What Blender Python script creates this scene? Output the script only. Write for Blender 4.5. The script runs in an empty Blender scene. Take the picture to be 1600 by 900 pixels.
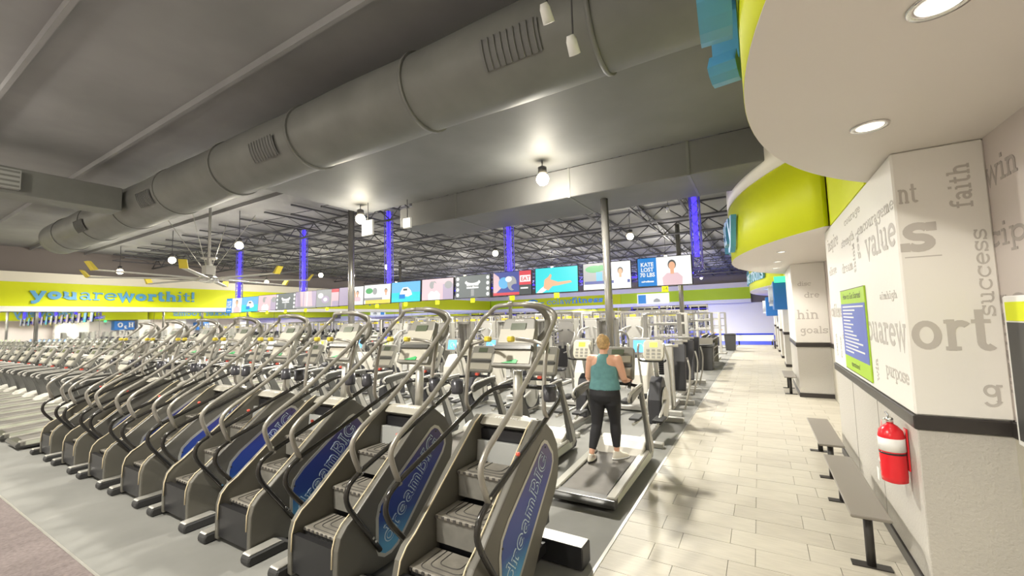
import bpy, bmesh, math, random
from mathutils import Vector, Matrix
random.seed(7)
S = bpy.context.scene
COL = S.collection
PI = math.pi
# ---------------------------------------------------------------- camera, world, exposure
cam = bpy.data.objects.new('camera', bpy.data.cameras.new('camera'))
COL.objects.link(cam); S.camera = cam
cam.data.lens = 649.1 / 1600 * 36; cam.data.sensor_width = 36; cam.data.clip_end = 300; cam.data.clip_start = .05
YAW, PIT, ROL, CAMH = .5343, .0753, .0287, 2.1
_F = Vector((-math.sin(YAW) * math.cos(PIT), math.cos(YAW) * math.cos(PIT), math.sin(PIT)))
_R = Vector((math.cos(YAW), math.sin(YAW), 0)); _D = _F.cross(_R)
_R2 = _R * math.cos(ROL) + _D * math.sin(ROL); _D2 = _D * math.cos(ROL) - _R * math.sin(ROL)
_m = Matrix((_R2, -_D2, -_F)).transposed().to_4x4(); _m.translation = Vector((0, 0, CAMH)); cam.matrix_world = _m
W = bpy.data.worlds.new('world'); S.world = W; W.use_nodes = True
W.node_tree.nodes['Background'].inputs[0].default_value = (.95, .97, 1, 1)
W.node_tree.nodes['Background'].inputs[1].default_value = .9
S.view_settings.view_transform = 'Standard'; S.view_settings.look = 'None'
S.view_settings.gamma = 1; S.view_settings.use_curve_mapping = False
S.view_settings.exposure = 1.58
LAMP_W, DOWN_W = 520, 45
LAMP_COL = (1, .95, .85)

# ---------------------------------------------------------------- materials
MT = {}
def mat(n, c, rough=.6, metal=0, emit=0, noise=0, nscale=8, bump=0, spec=.5, ecol=None, stretch=None):
    m = bpy.data.materials.new(n); m.use_nodes = True; nt = m.node_tree; b = nt.nodes['Principled BSDF']
    b.inputs['Base Color'].default_value = (*c, 1); b.inputs['Roughness'].default_value = rough
    b.inputs['Metallic'].default_value = metal; b.inputs['Specular IOR Level'].default_value = spec
    if emit:
        b.inputs['Emission Color'].default_value = (*(ecol or c), 1); b.inputs['Emission Strength'].default_value = emit
    if noise or bump:
        tc = nt.nodes.new('ShaderNodeTexCoord'); nz = nt.nodes.new('ShaderNodeTexNoise')
        nz.inputs['Scale'].default_value = nscale; nz.inputs['Detail'].default_value = 4
        src = tc.outputs['Object']
        if stretch:
            mp = nt.nodes.new('ShaderNodeMapping'); mp.inputs['Scale'].default_value = stretch
            nt.links.new(src, mp.inputs[0]); src = mp.outputs[0]
        nt.links.new(src, nz.inputs['Vector'])
        if noise:
            r = nt.nodes.new('ShaderNodeValToRGB')
            r.color_ramp.elements[0].position = .3; r.color_ramp.elements[1].position = .7
            r.color_ramp.elements[0].color = (*[x * (1 - noise) for x in c], 1)
            r.color_ramp.elements[1].color = (*[min(1, x * (1 + noise)) for x in c], 1)
            nt.links.new(nz.outputs[0], r.inputs[0]); nt.links.new(r.outputs[0], b.inputs['Base Color'])
        if bump:
            bp = nt.nodes.new('ShaderNodeBump'); bp.inputs['Strength'].default_value = bump; bp.inputs['Distance'].default_value = .02
            nt.links.new(nz.outputs[0], bp.inputs['Height']); nt.links.new(bp.outputs[0], b.inputs['Normal'])
    MT[n] = m; return m
mat('mat_rubber', (.205, .205, .19), .75, noise=.12, nscale=1.2, bump=.05)
mat('mat_speckle', (.20, .20, .185), .8, noise=.1, nscale=60)
mat('carpet', (.17, .14, .135), .95, noise=.2, nscale=30, bump=.3)
mat('tile', (.475, .445, .37), .42, noise=.07, nscale=5, stretch=(1, 6, 1))
mat('tile_b', (.44, .41, .34), .42, noise=.08, nscale=5, stretch=(1, 6, 1))
mat('grout', (.36, .34, .30), .8)
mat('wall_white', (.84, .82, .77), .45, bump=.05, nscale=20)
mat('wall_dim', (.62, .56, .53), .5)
mat('word_grey', (.54, .51, .47), .5)
mat('word_dark', (.40, .36, .34), .5)
mat('wains', (.48, .455, .38), .4, bump=.12, nscale=70)
mat('wains_tex', (.50, .48, .44), .45, bump=.35, nscale=55)
mat('trim_black', (.035, .03, .028), .35)
mat('yellowgreen', (.70, .77, .01), .5, spec=.3)
mat('limegreen', (.56, .78, .012), .5)
mat('cream', (.82, .78, .66), .5)
mat('soffit', (.72, .68, .63), .5)
mat('bulk', (.20, .175, .165), .7)
mat('ceil', (.27, .27, .275), .7, noise=.15, nscale=.6)
mat('duct', (.19, .195, .185), .5, noise=.12, nscale=1.5, bump=.15)
mat('beam', (.17, .172, .172), .6, noise=.1, nscale=1)
mat('joist', (.07, .07, .08), .6)
mat('bluesign', (.10, .36, .66), .4)
mat('bluepanel', (.02, .16, .52), .35)
mat('whitepl', (.85, .85, .83), .4)
mat('mirror', (.86, .88, .88), .02, 1)
mat('frame_grey', (.30, .285, .245), .38, .35)
mat('rail_grey', (.33, .315, .28), .34, .4)
mat('shell', (.115, .11, .092), .42, noise=.08, nscale=4)
mat('shell_dark', (.06, .06, .06), .5)
mat('black', (.018, .018, .02), .35)
mat('blackgloss', (.012, .012, .014), .15)
mat('rubber', (.03, .03, .03), .7)
mat('step', (.19, .185, .165), .55, noise=.1, nscale=12)
mat('step_top', (.22, .205, .175), .6, noise=.2, nscale=10)
mat('step_groove', (.07, .065, .06), .7)
mat('riser_light', (.36, .37, .36), .5)
mat('gold', (.72, .62, .42), .4)
mat('chrome', (.75, .75, .73), .18, 1)
mat('silver', (.50, .49, .45), .35, .5)
mat('console', (.21, .205, .18), .4)
mat('console_face', (.44, .42, .35), .45)
mat('console_dark', (.07, .07, .065), .3)
mat('lcd', (.10, .12, .08), .2)
mat('lcd_green', (.30, .55, .02), .3, emit=.7, ecol=(.45, .8, .05))
mat('bluescreen', (.05, .20, .60), .3, emit=.8, ecol=(.08, .30, .85))
mat('yellowgrip', (.62, .50, .05), .5)
mat('red', (.75, .02, .03), .25)
mat('redbtn', (.8, .12, .08), .4)
mat('belt', (.15, .14, .125), .65, noise=.1, nscale=6)
mat('whitemetal', (.44, .43, .40), .4, .2)
mat('hood', (.62, .60, .54), .35)
mat('padblack', (.03, .03, .035), .5)
mat('skin', (.75, .42, .29), .5)
mat('hair', (.50, .33, .15), .6, noise=.35, nscale=40)
mat('tank', (.13, .30, .31), .8, noise=.1, nscale=18, bump=.1)
mat('legging', (.022, .022, .026), .7)
mat('shoe', (.72, .68, .58), .6)
mat('lamp', (1, .85, .5), .5, emit=14, ecol=(1, .84, .5))
mat('downlight', (1, .95, .85), .5, emit=.5, ecol=(1, .95, .88))
mat('led_blue', (.05, .03, .9), .4, emit=.9, ecol=(.05, .03, .9))
mat('truss', (.20, .18, .60), .3, .2)
mat('bluefloor', (.02, .05, .60), .4)
mat('poster_blue', (.14, .19, .55), .4)
mat('poster_green', (.42, .66, .04), .4)
mat('orange', (.85, .40, .03), .5)
mat('brown', (.22, .14, .09), .6)
mat('bin', (.05, .05, .05), .5)
mat('pink', (.85, .35, .35), .6)
for n, c in dict(s_white=(.86, .86, .84), s_teal=(.05, .62, .66), s_blue=(.02, .22, .62), s_sky=(.15, .45, .75), s_skin=(.75, .42, .26),
                 s_pink=(.72, .52, .56), s_dark=(.08, .09, .09), s_red=(.65, .08, .10), s_grey=(.35, .36, .36), s_navy=(.08, .10, .32),
                 s_green=(.10, .40, .15), s_yellow=(.85, .65, .12), s_lilac=(.45, .38, .50), s_char=(.16, .18, .18)).items():
    mat(n, (c[0] * .1, c[1] * .1, c[2] * .1), .3, emit=.36, ecol=c)
# panel gradient printed on the climber sides (object space, print only)
def gradient_mat():
    m = bpy.data.materials.new('side_graphic'); m.use_nodes = True; nt = m.node_tree; b = nt.nodes['Principled BSDF']
    tc = nt.nodes.new('ShaderNodeTexCoord'); sp = nt.nodes.new('ShaderNodeSeparateXYZ'); r = nt.nodes.new('ShaderNodeValToRGB')
    nt.links.new(tc.outputs['Object'], sp.inputs[0]); nt.links.new(sp.outputs['Z'], r.inputs[0]); nt.links.new(r.outputs[0], b.inputs['Base Color'])
    e = r.color_ramp.elements; e[0].position = .2; e[0].color = (.09, .36, .60, 1); e[1].position = .95; e[1].color = (.07, .055, .16, 1)
    x = e.new(.42); x.color = (.02, .055, .25, 1); x = e.new(.7); x.color = (.03, .05, .27, 1)
    b.inputs['Roughness'].default_value = .3; MT['side_graphic'] = m
gradient_mat()

# ---------------------------------------------------------------- mesh builder
class MB:
    def __init__(s): s.v = []; s.f = []; s.m = []; s.s = []
    def add(s, v, f, mi=0, sm=False):
        o = len(s.v); s.v += [tuple(p) for p in v]; s.f += [tuple(i + o for i in q) for q in f]; s.m += [mi] * len(f); s.s += [sm] * len(f); return s
    def box(s, x0, x1, y0, y1, z0, z1, mi=0, M=None):
        v = [Vector(p) for p in ((x0, y0, z0), (x1, y0, z0), (x1, y1, z0), (x0, y1, z0), (x0, y0, z1), (x1, y0, z1), (x1, y1, z1), (x0, y1, z1))]
        if M: v = [M @ p for p in v]
        return s.add(v, [(0, 3, 2, 1), (4, 5, 6, 7), (0, 1, 5, 4), (1, 2, 6, 5), (2, 3, 7, 6), (3, 0, 4, 7)], mi)
    def prism(s, poly, a0, a1, ax='x', mi=0, M=None):
        n = len(poly); v = []
        for a in (a0, a1):
            for p, q in poly:
                v.append(Vector({'x': (a, p, q), 'y': (p, a, q), 'z': (p, q, a)}[ax]))
        if M: v = [M @ p for p in v]
        f = [tuple(range(n))[::-1], tuple(range(n, 2 * n))] + [(i, (i + 1) % n, n + (i + 1) % n, n + i) for i in range(n)]
        return s.add(v, f, mi)
    def tube(s, pts, r, n=8, mi=0, cap=True, closed=False):
        P = [Vector(p) for p in pts]; k = len(P); rr = r if isinstance(r, (list, tuple)) else [r] * k
        v = []; up = None
        for i, p in enumerate(P):
            if closed: t = (P[(i + 1) % k] - P[i - 1])
            else: t = (P[min(i + 1, k - 1)] - P[max(i - 1, 0)])
            t = t.normalized() if t.length > 1e-9 else Vector((0, 0, 1))
            if up is None: up = Vector((0, 0, 1)) if abs(t.z) < .9 else Vector((1, 0, 0))
            a = t.cross(up)
            if a.length < 1e-4: a = t.cross(Vector((1, 0, 0)) if abs(t.x) < .9 else Vector((0, 1, 0)))
            a.normalize(); b = a.cross(t).normalized(); up = b
            for j in range(n):
                th = 2 * PI * j / n; v.append(p + (a * math.cos(th) + b * math.sin(th)) * rr[i])
        f = []
        for i in range(k if closed else k - 1):
            i2 = (i + 1) % k
            for j in range(n): f.append((i * n + j, i * n + (j + 1) % n, i2 * n + (j + 1) % n, i2 * n + j))
        s.add(v, f, mi, True)
        if cap and not closed:
            s.f += [tuple(len(s.v) - k * n + j for j in range(n))[::-1], tuple(len(s.v) - n + j for j in range(n))]; s.m += [mi] * 2; s.s += [False] * 2
        return s
    def lathe(s, prof, c=(0, 0, 0), n=16, mi=0, M=None, sy=1):
        v = []; f = []
        for r, z in prof:
            for j in range(n):
                p = Vector((c[0] + r * math.cos(2 * PI * j / n), c[1] + sy * r * math.sin(2 * PI * j / n), c[2] + z)); v.append(M @ p if M else p)
        for i in range(len(prof) - 1):
            for j in range(n): f.append((i * n + j, i * n + (j + 1) % n, (i + 1) * n + (j + 1) % n, (i + 1) * n + j))
        s.add(v, f, mi, True)
        o = len(s.v) - len(v)
        s.f += [tuple(o + j for j in range(n))[::-1], tuple(len(s.v) - n + j for j in range(n))]; s.m += [mi] * 2; s.s += [False] * 2
        return s
    def loft(s, rings, n=14, mi=0, cap=True):   # rings: (center, rx, ry, tiltdir) horizontal ellipses
        v = []; f = []
        for (c, rx, ry) in rings:
            for j in range(n):
                th = 2 * PI * j / n; v.append((c[0] + rx * math.cos(th), c[1] + ry * math.sin(th), c[2]))
        for i in range(len(rings) - 1):
            for j in range(n): f.append((i * n + j, i * n + (j + 1) % n, (i + 1) * n + (j + 1) % n, (i + 1) * n + j))
        s.add(v, f, mi, True); o = len(s.v) - len(v)
        if cap:
            s.f += [tuple(o + j for j in range(n))[::-1], tuple(len(s.v) - n + j for j in range(n))]; s.m += [mi] * 2; s.s += [False] * 2
        return s
    def mesh(s, name, mats, bevel=0, seg=1):
        me = bpy.data.meshes.new(name); me.from_pydata(s.v, [], s.f)
        for x in (mats if isinstance(mats, (list, tuple)) else [mats]): me.materials.append(MT[x])
        me.polygons.foreach_set('material_index', s.m); me.polygons.foreach_set('use_smooth', s.s)
        bm = bmesh.new(); bm.from_mesh(me)
        bmesh.ops.recalc_face_normals(bm, faces=bm.faces)
        if bevel:
            es = [e for e in bm.edges if len(e.link_faces) == 2 and e.calc_face_angle(0) > .6 and not any(q.smooth for q in e.link_faces)]
            bmesh.ops.bevel(bm, geom=es, offset=bevel, segments=seg, profile=.6, affect='EDGES', clamp_overlap=True)
        bm.to_mesh(me); bm.free(); return me
    def build(s, name, mats, parent=None, bevel=0, seg=1, loc=None, rot=None):
        o = bpy.data.objects.new(name, s.mesh(name, mats, bevel, seg)); COL.objects.link(o)
        if parent: o.parent = parent
        if loc: o.location = loc
        if rot: o.rotation_euler = rot
        return o
def tag(o, label=None, cat=None, group=None, kind=None):
    for k, x in (('label', label), ('category', cat), ('group', group), ('kind', kind)):
        if x: o[k] = x
    return o
def empty(name, loc=(0, 0, 0), rz=0):
    o = bpy.data.objects.new(name, None); COL.objects.link(o); o.location = loc; o.rotation_euler = (0, 0, rz); o.empty_display_size = .1; return o
def copy_tree(o, parent=None):
    c = o.copy(); COL.objects.link(c); c.parent = parent
    for ch in list(o.children): copy_tree(ch, c)
    return c
def struct(o): o['kind'] = 'structure'; return o
ORD = ['first', 'second', 'third', 'fourth', 'fifth', 'sixth', 'seventh', 'eighth', 'ninth', 'tenth', 'eleventh', 'twelfth', 'thirteenth', 'fourteenth',
       'fifteenth', 'sixteenth', 'seventeenth', 'eighteenth', 'nineteenth', 'twentieth', 'twenty-first', 'twenty-second', 'twenty-third', 'twenty-fourth', 'twenty-fifth', 'twenty-sixth', 'twenty-seventh']
def smooth_path(pts, k=3):
    P = [Vector(p) for p in pts]; out = [P[0]]
    for i in range(1, len(P) - 1):      # round each corner
        a, b, c = P[i - 1], P[i], P[i + 1]; d = min((b - a).length, (c - b).length, .24) * .45
        p0 = b + (a - b).normalized() * d; p1 = b + (c - b).normalized() * d
        for t in range(k + 1):
            u = t / k; out.append(p0 * (1 - u) ** 2 + b * 2 * u * (1 - u) + p1 * u * u)
    out.append(P[-1]); return out

# ---------------------------------------------------------------- slab lettering (stroke glyphs, x-height 1)
def arc(cx, cy, rx, ry, a0, a1, n=14):
    return [(cx + rx * math.cos(math.radians(a0 + (a1 - a0) * i / n)), cy + ry * math.sin(math.radians(a0 + (a1 - a0) * i / n))) for i in range(n + 1)]
def glyph(c, w):
    h = w / 2; A = 1.45; D = -.42; t = 1 - h
    def sf(x, y, a=.2, b=.2): return [(x - a, y), (x + b, y)]
    q = .07; B = q; T = 1 - q
    ov = arc(.5, .5, .5 - h, .5 - h, 0, 360, 22)
    g = {
     'a': ([arc(.42, .68, .28, .32 - h, 160, 0, 8) + [(.70, .6), (.70, .15), (.80, B), (.92, B)], arc(.40, .30, .34 - h, .30 - h, 0, 360, 16)], .95),
     'c': ([arc(.5, .5, .5 - h, .5 - h, 40, 320, 18), [(.86, .66), (.86, .95)]], .95),
     'd': ([ov, [(.86, A - q), (.86, B)], sf(.9, B, .1, .14), [(.62, A - q), (.86, A - q)]], 1.08),
     'e': ([[(.08, .52), (.9, .52)] , arc(.5, .5, .5 - h, .5 - h, 0, 318, 18)], 1.0),
     'f': ([arc(.55, 1.12, .27, .33 - h, 40, 180, 8) + [(.28, .5), (.28, 0)], sf(.3, B, .26, .26), [(.02, T), (.62, T)]], .66),
     'g': ([arc(.44, .58, .38 - h, .42 - h, 0, 360, 18), [(.74, .9), (.78, .55), (.78, -.1)] + arc(.44, -.1, .34, .32, 0, -160, 8), [(.7, T), (1, T)]], 1.02),
     'h': ([[(.22, A), (.22, 0)], [(.02, A - q), (.22, A - q)], sf(.22, B), arc(.5, .62, .28, .38 - h, 180, 0, 8) + [(.78, 0)], sf(.78, B)], 1.05),
     'i': ([[(.25, T), (.25, 0)], sf(.25, B, .23, .23), [(.03, T), (.25, T)], [(.25, 1.22), (.25, 1.44)]], .52),
     'k': ([[(.22, A), (.22, 0)], [(.02, A - q), (.22, A - q)], sf(.22, B), [(.8, .96), (.28, .42)], [(.42, .6), (.85, .04)], sf(.85, B, .15, .15), sf(.78, T, .15, .15)], 1.05),
     'l': ([[(.25, A), (.25, 0)], [(.03, A - q), (.25, A - q)], sf(.25, B, .23, .23)], .52),
     'm': ([[(.2, 1), (.2, 0)], [(.0, T), (.2, T)], sf(.2, B, .18, .18), arc(.44, .66, .24, .34 - h, 180, 0, 8) + [(.68, 0)], sf(.68, B, .15, .15), arc(.92, .66, .24, .34 - h, 180, 0, 8) + [(1.16, 0)], sf(1.16, B, .15, .18)], 1.42),
     'n': ([[(.22, 1), (.22, 0)], [(.02, T), (.22, T)], sf(.22, B), arc(.5, .62, .28, .38 - h, 180, 0, 8) + [(.78, 0)], sf(.78, B)], 1.05),
     'o': ([ov], 1.02),
     'p': ([arc(.54, .5, .5 - h, .5 - h, 0, 360, 20), [(.2, 1), (.2, D)], [(0, T), (.2, T)], sf(.2, D + q)], 1.08),
     'r': ([[(.24, 1), (.24, 0)], [(.02, T), (.24, T)], sf(.26, B, .24, .26), arc(.55, .58, .31, .42 - h, 180, 60, 6) + [(.76, .8)]], .82),
     's': ([arc(.43, .5 + (.5 - h) / 2, .40 - h, (.5 - h) / 2, 25, 270, 12) + arc(.43, .5 - (.5 - h) / 2, .42 - h, (.5 - h) / 2, 90, -155, 12)[1:], [(.78, .68), (.78, .97)], [(.06, .03), (.06, .32)]], .88),
     't': ([[(.28, 1.3), (.28, .3)] + arc(.48, .28, .2, .28 - h * .8, 180, 320, 6), [(.02, T), (.62, T)]], .72),
     'u': ([[(.22, T), (.22, .38)] + arc(.5, .38, .28, .38 - h, 180, 360, 8) + [(.78, T)], [(.02, T), (.22, T)], [(.58, T), (.78, T)], [(.78, .5), (.78, 0)], [(.78, B), (.98, B)]], 1.05),
     'v': ([[(.14, T), (.5, .03), (.86, T)], sf(.14, T, .16, .18), sf(.86, T, .18, .16)], 1.0),
     'w': ([[(.14, T), (.4, .03), (.68, .92), (.96, .03), (1.22, T)], sf(.14, T, .16, .18), sf(1.22, T, .18, .16)], 1.38),
     'x': ([[(.14, T), (.86, B)], [(.86, T), (.14, B)], sf(.14, T, .14, .16), sf(.86, T, .16, .14), sf(.14, B, .14, .16), sf(.86, B, .16, .14)], 1.0),
     'y': ([[(.14, T), (.52, .05)], [(.88, T), (.46, -.2), (.3, D + q), (.08, D + q)], sf(.14, T, .16, .18), sf(.88, T, .18, .16)], 1.02),
     '!': ([[(.2, A), (.2, .42)], [(.2, 0), (.2, .22)]], .45),
     '-': ([[(.1, .5), (.6, .5)]], .7),
     ',': ([[(.2, .16), (.1, -.2)]], .4),
     'B': ([[(.22, 0), (.22, A)], [(0, B), (.6, B)], [(0, A - q), (.6, A - q)], arc(.58, 1.1, .3, .31, 90, -90, 8), arc(.6, .42, .36, .37, 90, -90, 8), [(.22, .76), (.6, .76)]], 1.12),
     'I': ([[(.3, 0), (.3, A)], sf(.3, B, .3, .3), sf(.3, A - q, .3, .3)], .66),
     'G': ([arc(.62, A / 2, .54, A / 2 - h, 45, 330, 18) + [(1.08, .6)], [(.7, .62), (1.22, .62)], [(1.04, 1.0), (1.04, 1.4)]], 1.28),
     'H': ([[(.25, 0), (.25, A)], [(.95, 0), (.95, A)], [(.25, A / 2), (.95, A / 2)], sf(.25, B, .22, .22), sf(.95, B, .22, .22), sf(.25, A - q, .22, .22), sf(.95, A - q, .22, .22)], 1.25),
     'O': ([arc(.6, A / 2, .58 - h, A / 2 - h, 0, 360, 22)], 1.25),
     '2': ([arc(.3, .55, .22, .22, 160, -20, 8) + [(.08, .05), (.58, .05)]], .66),
     ' ': ([], .5),
    }
    return g.get(c, ([], .5))
def ribbon(mb, pts, w, d, X, M, mi=0, lift=0):
    """stroke polyline -> extruded bar; M maps (u,v,depth) to 3D"""
    P = [Vector((p[0] * X[0], p[1] * X[1])) for p in pts]; n = len(P)
    closed = n > 3 and (P[0] - P[-1]).length < 1e-4
    if closed: P = P[:-1]; n -= 1
    L = []; Rr = []
    for i in range(n):
        a = P[i - 1] if (i or closed) else None; b = P[(i + 1) % n] if (i < n - 1 or closed) else None
        t1 = (P[i] - a).normalized() if a is not None else None; t2 = (b - P[i]).normalized() if b is not None else None
        t = ((t1 or Vector((0, 0))) + (t2 or Vector((0, 0))))
        t = t.normalized() if t.length > 1e-6 else (t1 or t2)
        nn = Vector((-t.y, t.x)); k = 1
        if t1 and t2: k = 1 / max(.5, abs(nn.dot(Vector((-t1.y, t1.x)))))
        L.append(P[i] + nn * w / 2 * k); Rr.append(P[i] - nn * w / 2 * k)
    v = []
    for i in range(n):
        for z in (0, d + lift):
            v += [M @ Vector((L[i].x, L[i].y, z)), M @ Vector((Rr[i].x, Rr[i].y, z))]
    f = []; m = n if closed else n - 1
    for i in range(m):
        a = i * 4; b = ((i + 1) % n) * 4
        f += [(a + 2, a + 3, b + 3, b + 2), (a, b, b + 2, a + 2), (a + 1, a + 3, b + 3, b + 1)]
        if d > .01: f.append((a, a + 1, b + 1, b))
    if not closed: f += [(0, 1, 3, 2), (m * 4, m * 4 + 2, m * 4 + 3, m * 4 + 1)]
    mb.add(v, f, mi)
def word_width(txt, w): return sum(glyph(c, w)[1] + .06 for c in txt)
def word_mb(mb, txt, xh, wt, d, M, mi=0, sx=1, x0=0, tc=.15, gw=None):
    x = x0
    for c in txt:
        st, adv = glyph(c, gw or wt)
        for ks, s in enumerate(st):
            thin = len(s) == 2 and abs(s[0][1] - s[1][1]) < 1e-6
            ribbon(mb, [(p[0] + x, p[1]) for p in s], xh * (min(wt, tc) if thin else wt) * (1 if sx > .8 else .8), d, (xh * sx, xh), M, mi, .0004 * ks + .0001)
        x += adv + .06
    return mb
def frameM(o, u, v, nrm): # columns u,v,n
    m = Matrix((Vector(u), Vector(v), Vector(nrm))).transposed().to_4x4(); m.translation = Vector(o); return m
def letters(parent, txt, place, xh, wt, d, m='bluesign', sx=1, weights=None):
    x = 0
    for i, c in enumerate(txt):
        w = weights[i] if weights else wt
        st, adv = glyph(c, w)
        if st:
            mb = MB(); word_mb(mb, c, xh, w, d, place((x + adv / 2) * xh * sx) @ Matrix.Translation((-adv / 2 * xh * sx, 0, 0)), 0, sx)
            mb.build('letter', m, parent)
        x += adv + .06
_fc = {}
def sans(txt, size, bold=0):
    k = (txt, size, bold)
    if k in _fc: return _fc[k]
    cu = bpy.data.curves.new('t', 'FONT'); cu.body = txt; cu.size = size; cu.offset = bold; cu.align_x = 'CENTER'; cu.align_y = 'CENTER'; cu.resolution_u = 3
    o = bpy.data.objects.new('t', cu); COL.objects.link(o)
    me = bpy.data.meshes.new_from_object(o.evaluated_get(bpy.context.evaluated_depsgraph_get())); bpy.data.objects.remove(o)
    _fc[k] = ([tuple(v.co) for v in me.vertices], [tuple(p.vertices) for p in me.polygons]); return _fc[k]
def sans_mb(mb, txt, size, M, mi=0, bold=0, sx=1):
    v, f = sans(txt, size, bold); mb.add([M @ Vector((p[0] * sx, p[1], 0)) for p in v], f, mi)

# ================================================================ STRUCTURE
XW, XR, XL, YF, ZS = .93, 1.43, -30.0, 45.0, 3.28      # pillar face, right wall, left wall, far wall, soffit height
ZC = 6.2
b = MB(); b.box(XL - .2, XR + .3, -12, YF + .2, -.2, -.012); floor = struct(b.build('floor', 'grout'))
b = MB(); b.box(XL, -1.33, 1.38, 31.4, -.011, 0); b.build('rubber_floor', ['mat_rubber'], floor)
b = MB(); b.box(XL, -1.33, -12, 1.36, -.011, -.002); b.build('carpet', 'carpet', floor)
b = MB(); b.box(-1.33, -1.30, -4, 31.4, -.011, .006); b.box(XL, -1.33, 1.36, 1.38, -.011, .003); b.build('edge_strip', 'silver', floor)
b = MB(); b.box(XL, XR, 31.4, YF, -.011, .0); b.build('turf', 'bluefloor', floor)
# tiles : 300 nearest as parts, the rest stuff
TW, TD = .6, .3
cells = []
r0 = 0
for r in range(-8, 105):
    y0 = 5.0 - .3 * 0 + r * TD - 0
    if y0 + TD > 31.4 or y0 < -1: continue
    off = (r % 2) * .2 - .36
    x = -1.30; k = math.floor((x - off) / TW)
    while True:
        a = max(-1.30, off + k * TW); e = min(XR - .02, off + (k + 1) * TW)
        if a >= XR - .03: break
        if e - a > .03 and not (a > XW and 4.2 < y0 < 7.6): cells.append((y0, a, e))
        k += 1
cells.sort(key=lambda c: abs(c[0] - 3))
tmesh = {}
rest = MB()
for i, (y0, a, e) in enumerate(cells):
    g = .004
    if i < 300:
        w = round(e - a, 3); mi = random.choice((0, 0, 1)); kk = (w, mi)
        if kk not in tmesh:
            mb = MB(); mb.box(0, w - g, 0, TD - g, 0, .012); tmesh[kk] = mb.mesh('tile', 'tile' if mi == 0 else 'tile_b')
        o = bpy.data.objects.new('tile', tmesh[kk]); COL.objects.link(o); o.parent = floor; o.location = (a, y0, -.012 + random.random() * .0012)
    else: rest.box(a, e - g, y0, y0 + TD - g, -.012, 0, random.choice((0, 0, 1)))
o = rest.build('far_tiles', ['tile', 'tile_b'], floor); o['kind'] = 'stuff'

# ceiling
b = MB(); b.box(XL - .3, XR + 4, -12, YF + .3, ZC, ZC + .15); ceiling = struct(b.build('ceiling', 'ceil'))
gm = MB(); gm.box(XL, XR, -.05, .05, -.12, -.06); gm.box(XL, XR, -.05, .05, -.62, -.56)
n = 52
for i in range(n):
    x0 = XL + i * (XR - XL) / n; x1 = XL + (i + 1) * (XR - XL) / n; z0, z1 = (-.1, -.58) if i % 2 else (-.58, -.1)
    gm.tube([(x0, 0, z0), (x1, 0, z1)], .022, 4)
gme = gm.mesh('girder', 'joist')
for i in range(12):
    o = bpy.data.objects.new('girder', gme); COL.objects.link(o); o.parent = ceiling; o.location = (0, 9.95 + i * 3.0, ZC)
jm = MB(); jm.box(-.04, .04, 8, YF, -.10, -.05); jm.box(-.04, .04, 8, YF, -.42, -.37)
for i in range(46):
    y0 = 8 + i * .8; z0, z1 = (-.08, -.39) if i % 2 else (-.39, -.08); jm.tube([(0, y0, z0), (0, y0 + .8, z1)], .012, 3)
jme = jm.mesh('joist', 'joist')
for i in range(19):
    o = bpy.data.objects.new('joist', jme); COL.objects.link(o); o.parent = ceiling; o.location = (XL + .8 + i * 1.6, 0, ZC)
b = MB()
for i in range(10): b.box(XL, XR, -10 + i * 1.9, -9.94 + i * 1.9, -.12, 0)
o = b.build('ceiling_rib', 'ceil', ceiling, loc=(0, 0, ZC))

# left wall and far wall with mirrors
b = MB(); b.box(XL - .2, XL, -12, YF, 0, ZC); wl = struct(b.build('wall_left', 'bulk'))
def strip(name, m, y0, y1, z0, z1, x0, x1, par): MB().box(x0, x1, y0, y1, z0, z1).build(name, m, par)
fl = empty('fascia_left'); struct(fl)
strip('lime_band', 'yellowgreen', -12, 14, 3.36, 4.5, XL, XL + .55, fl); strip('lime_band', 'yellowgreen', 14, YF - .4, 3.36, 4.5, XL, XL + .30, fl)
strip('white_cap', 'cream', -12, 14.1, 4.5, 4.97, XL, XL + .6, fl); strip('white_cap', 'cream', 14.1, YF - .4, 4.5, 4.97, XL, XL + .34, fl)
strip('white_base', 'whitepl', -12, 14.1, 3.12, 3.36, XL, XL + .6, fl); strip('white_base', 'whitepl', 14.1, YF - .4, 3.12, 3.36, XL, XL + .34, fl)
y = -6.0; i = 0
while y < YF - 1:
    MB().box(XL, XL + .03, y, y + 2.28, .25, 3.1).build('mirror_panel', 'mirror', wl); y += 2.3
b = MB(); b.box(XL, XL + .04, -12, YF, 0, .2); struct(b.build('baseboard_left', 'trim_black'))
b = MB(); b.box(XL - .2, XR + .3, YF, YF + .2, 0, ZC); wf = struct(b.build('wall_far', 'bulk'))
ff = struct(empty('fascia_far'))
def stripf(name, m, x0, x1, z0, z1, d): MB().box(x0, x1, YF - d, YF, z0, z1).build(name, m, ff)
stripf('lime_band', 'limegreen', XL + .3, -28.6, 3.4, 4.5, .30); stripf('lime_band', 'limegreen', -28.6, -26.2, 3.4, 4.5, .34)
stripf('lime_band', 'yellowgreen', -26.2, -12.8, 3.4, 4.5, .40); stripf('lime_band', 'limegreen', -12.8, -.6, 3.4, 4.5, .34)
stripf('white_cap', 'cream', XL + .3, -.6, 4.5, 4.97, .42); stripf('white_base', 'whitepl', XL + .3, -.6, 3.05, 3.4, .42)
x = XL + .6
while x < -4.5:
    MB().box(x, x + 2.28, YF - .04, YF, .25, 3.02).build('mirror_panel', 'mirror', wf); x += 2.3
MB().box(-4.3, XR, YF - .05, YF, 0, 3.05).build('white_panel', 'whitepl', wf)
b = MB(); b.box(XL - .2, XR + 4, -12.2, -12, 0, ZC); struct(b.build('wall_back', 'wall_white'))

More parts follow.
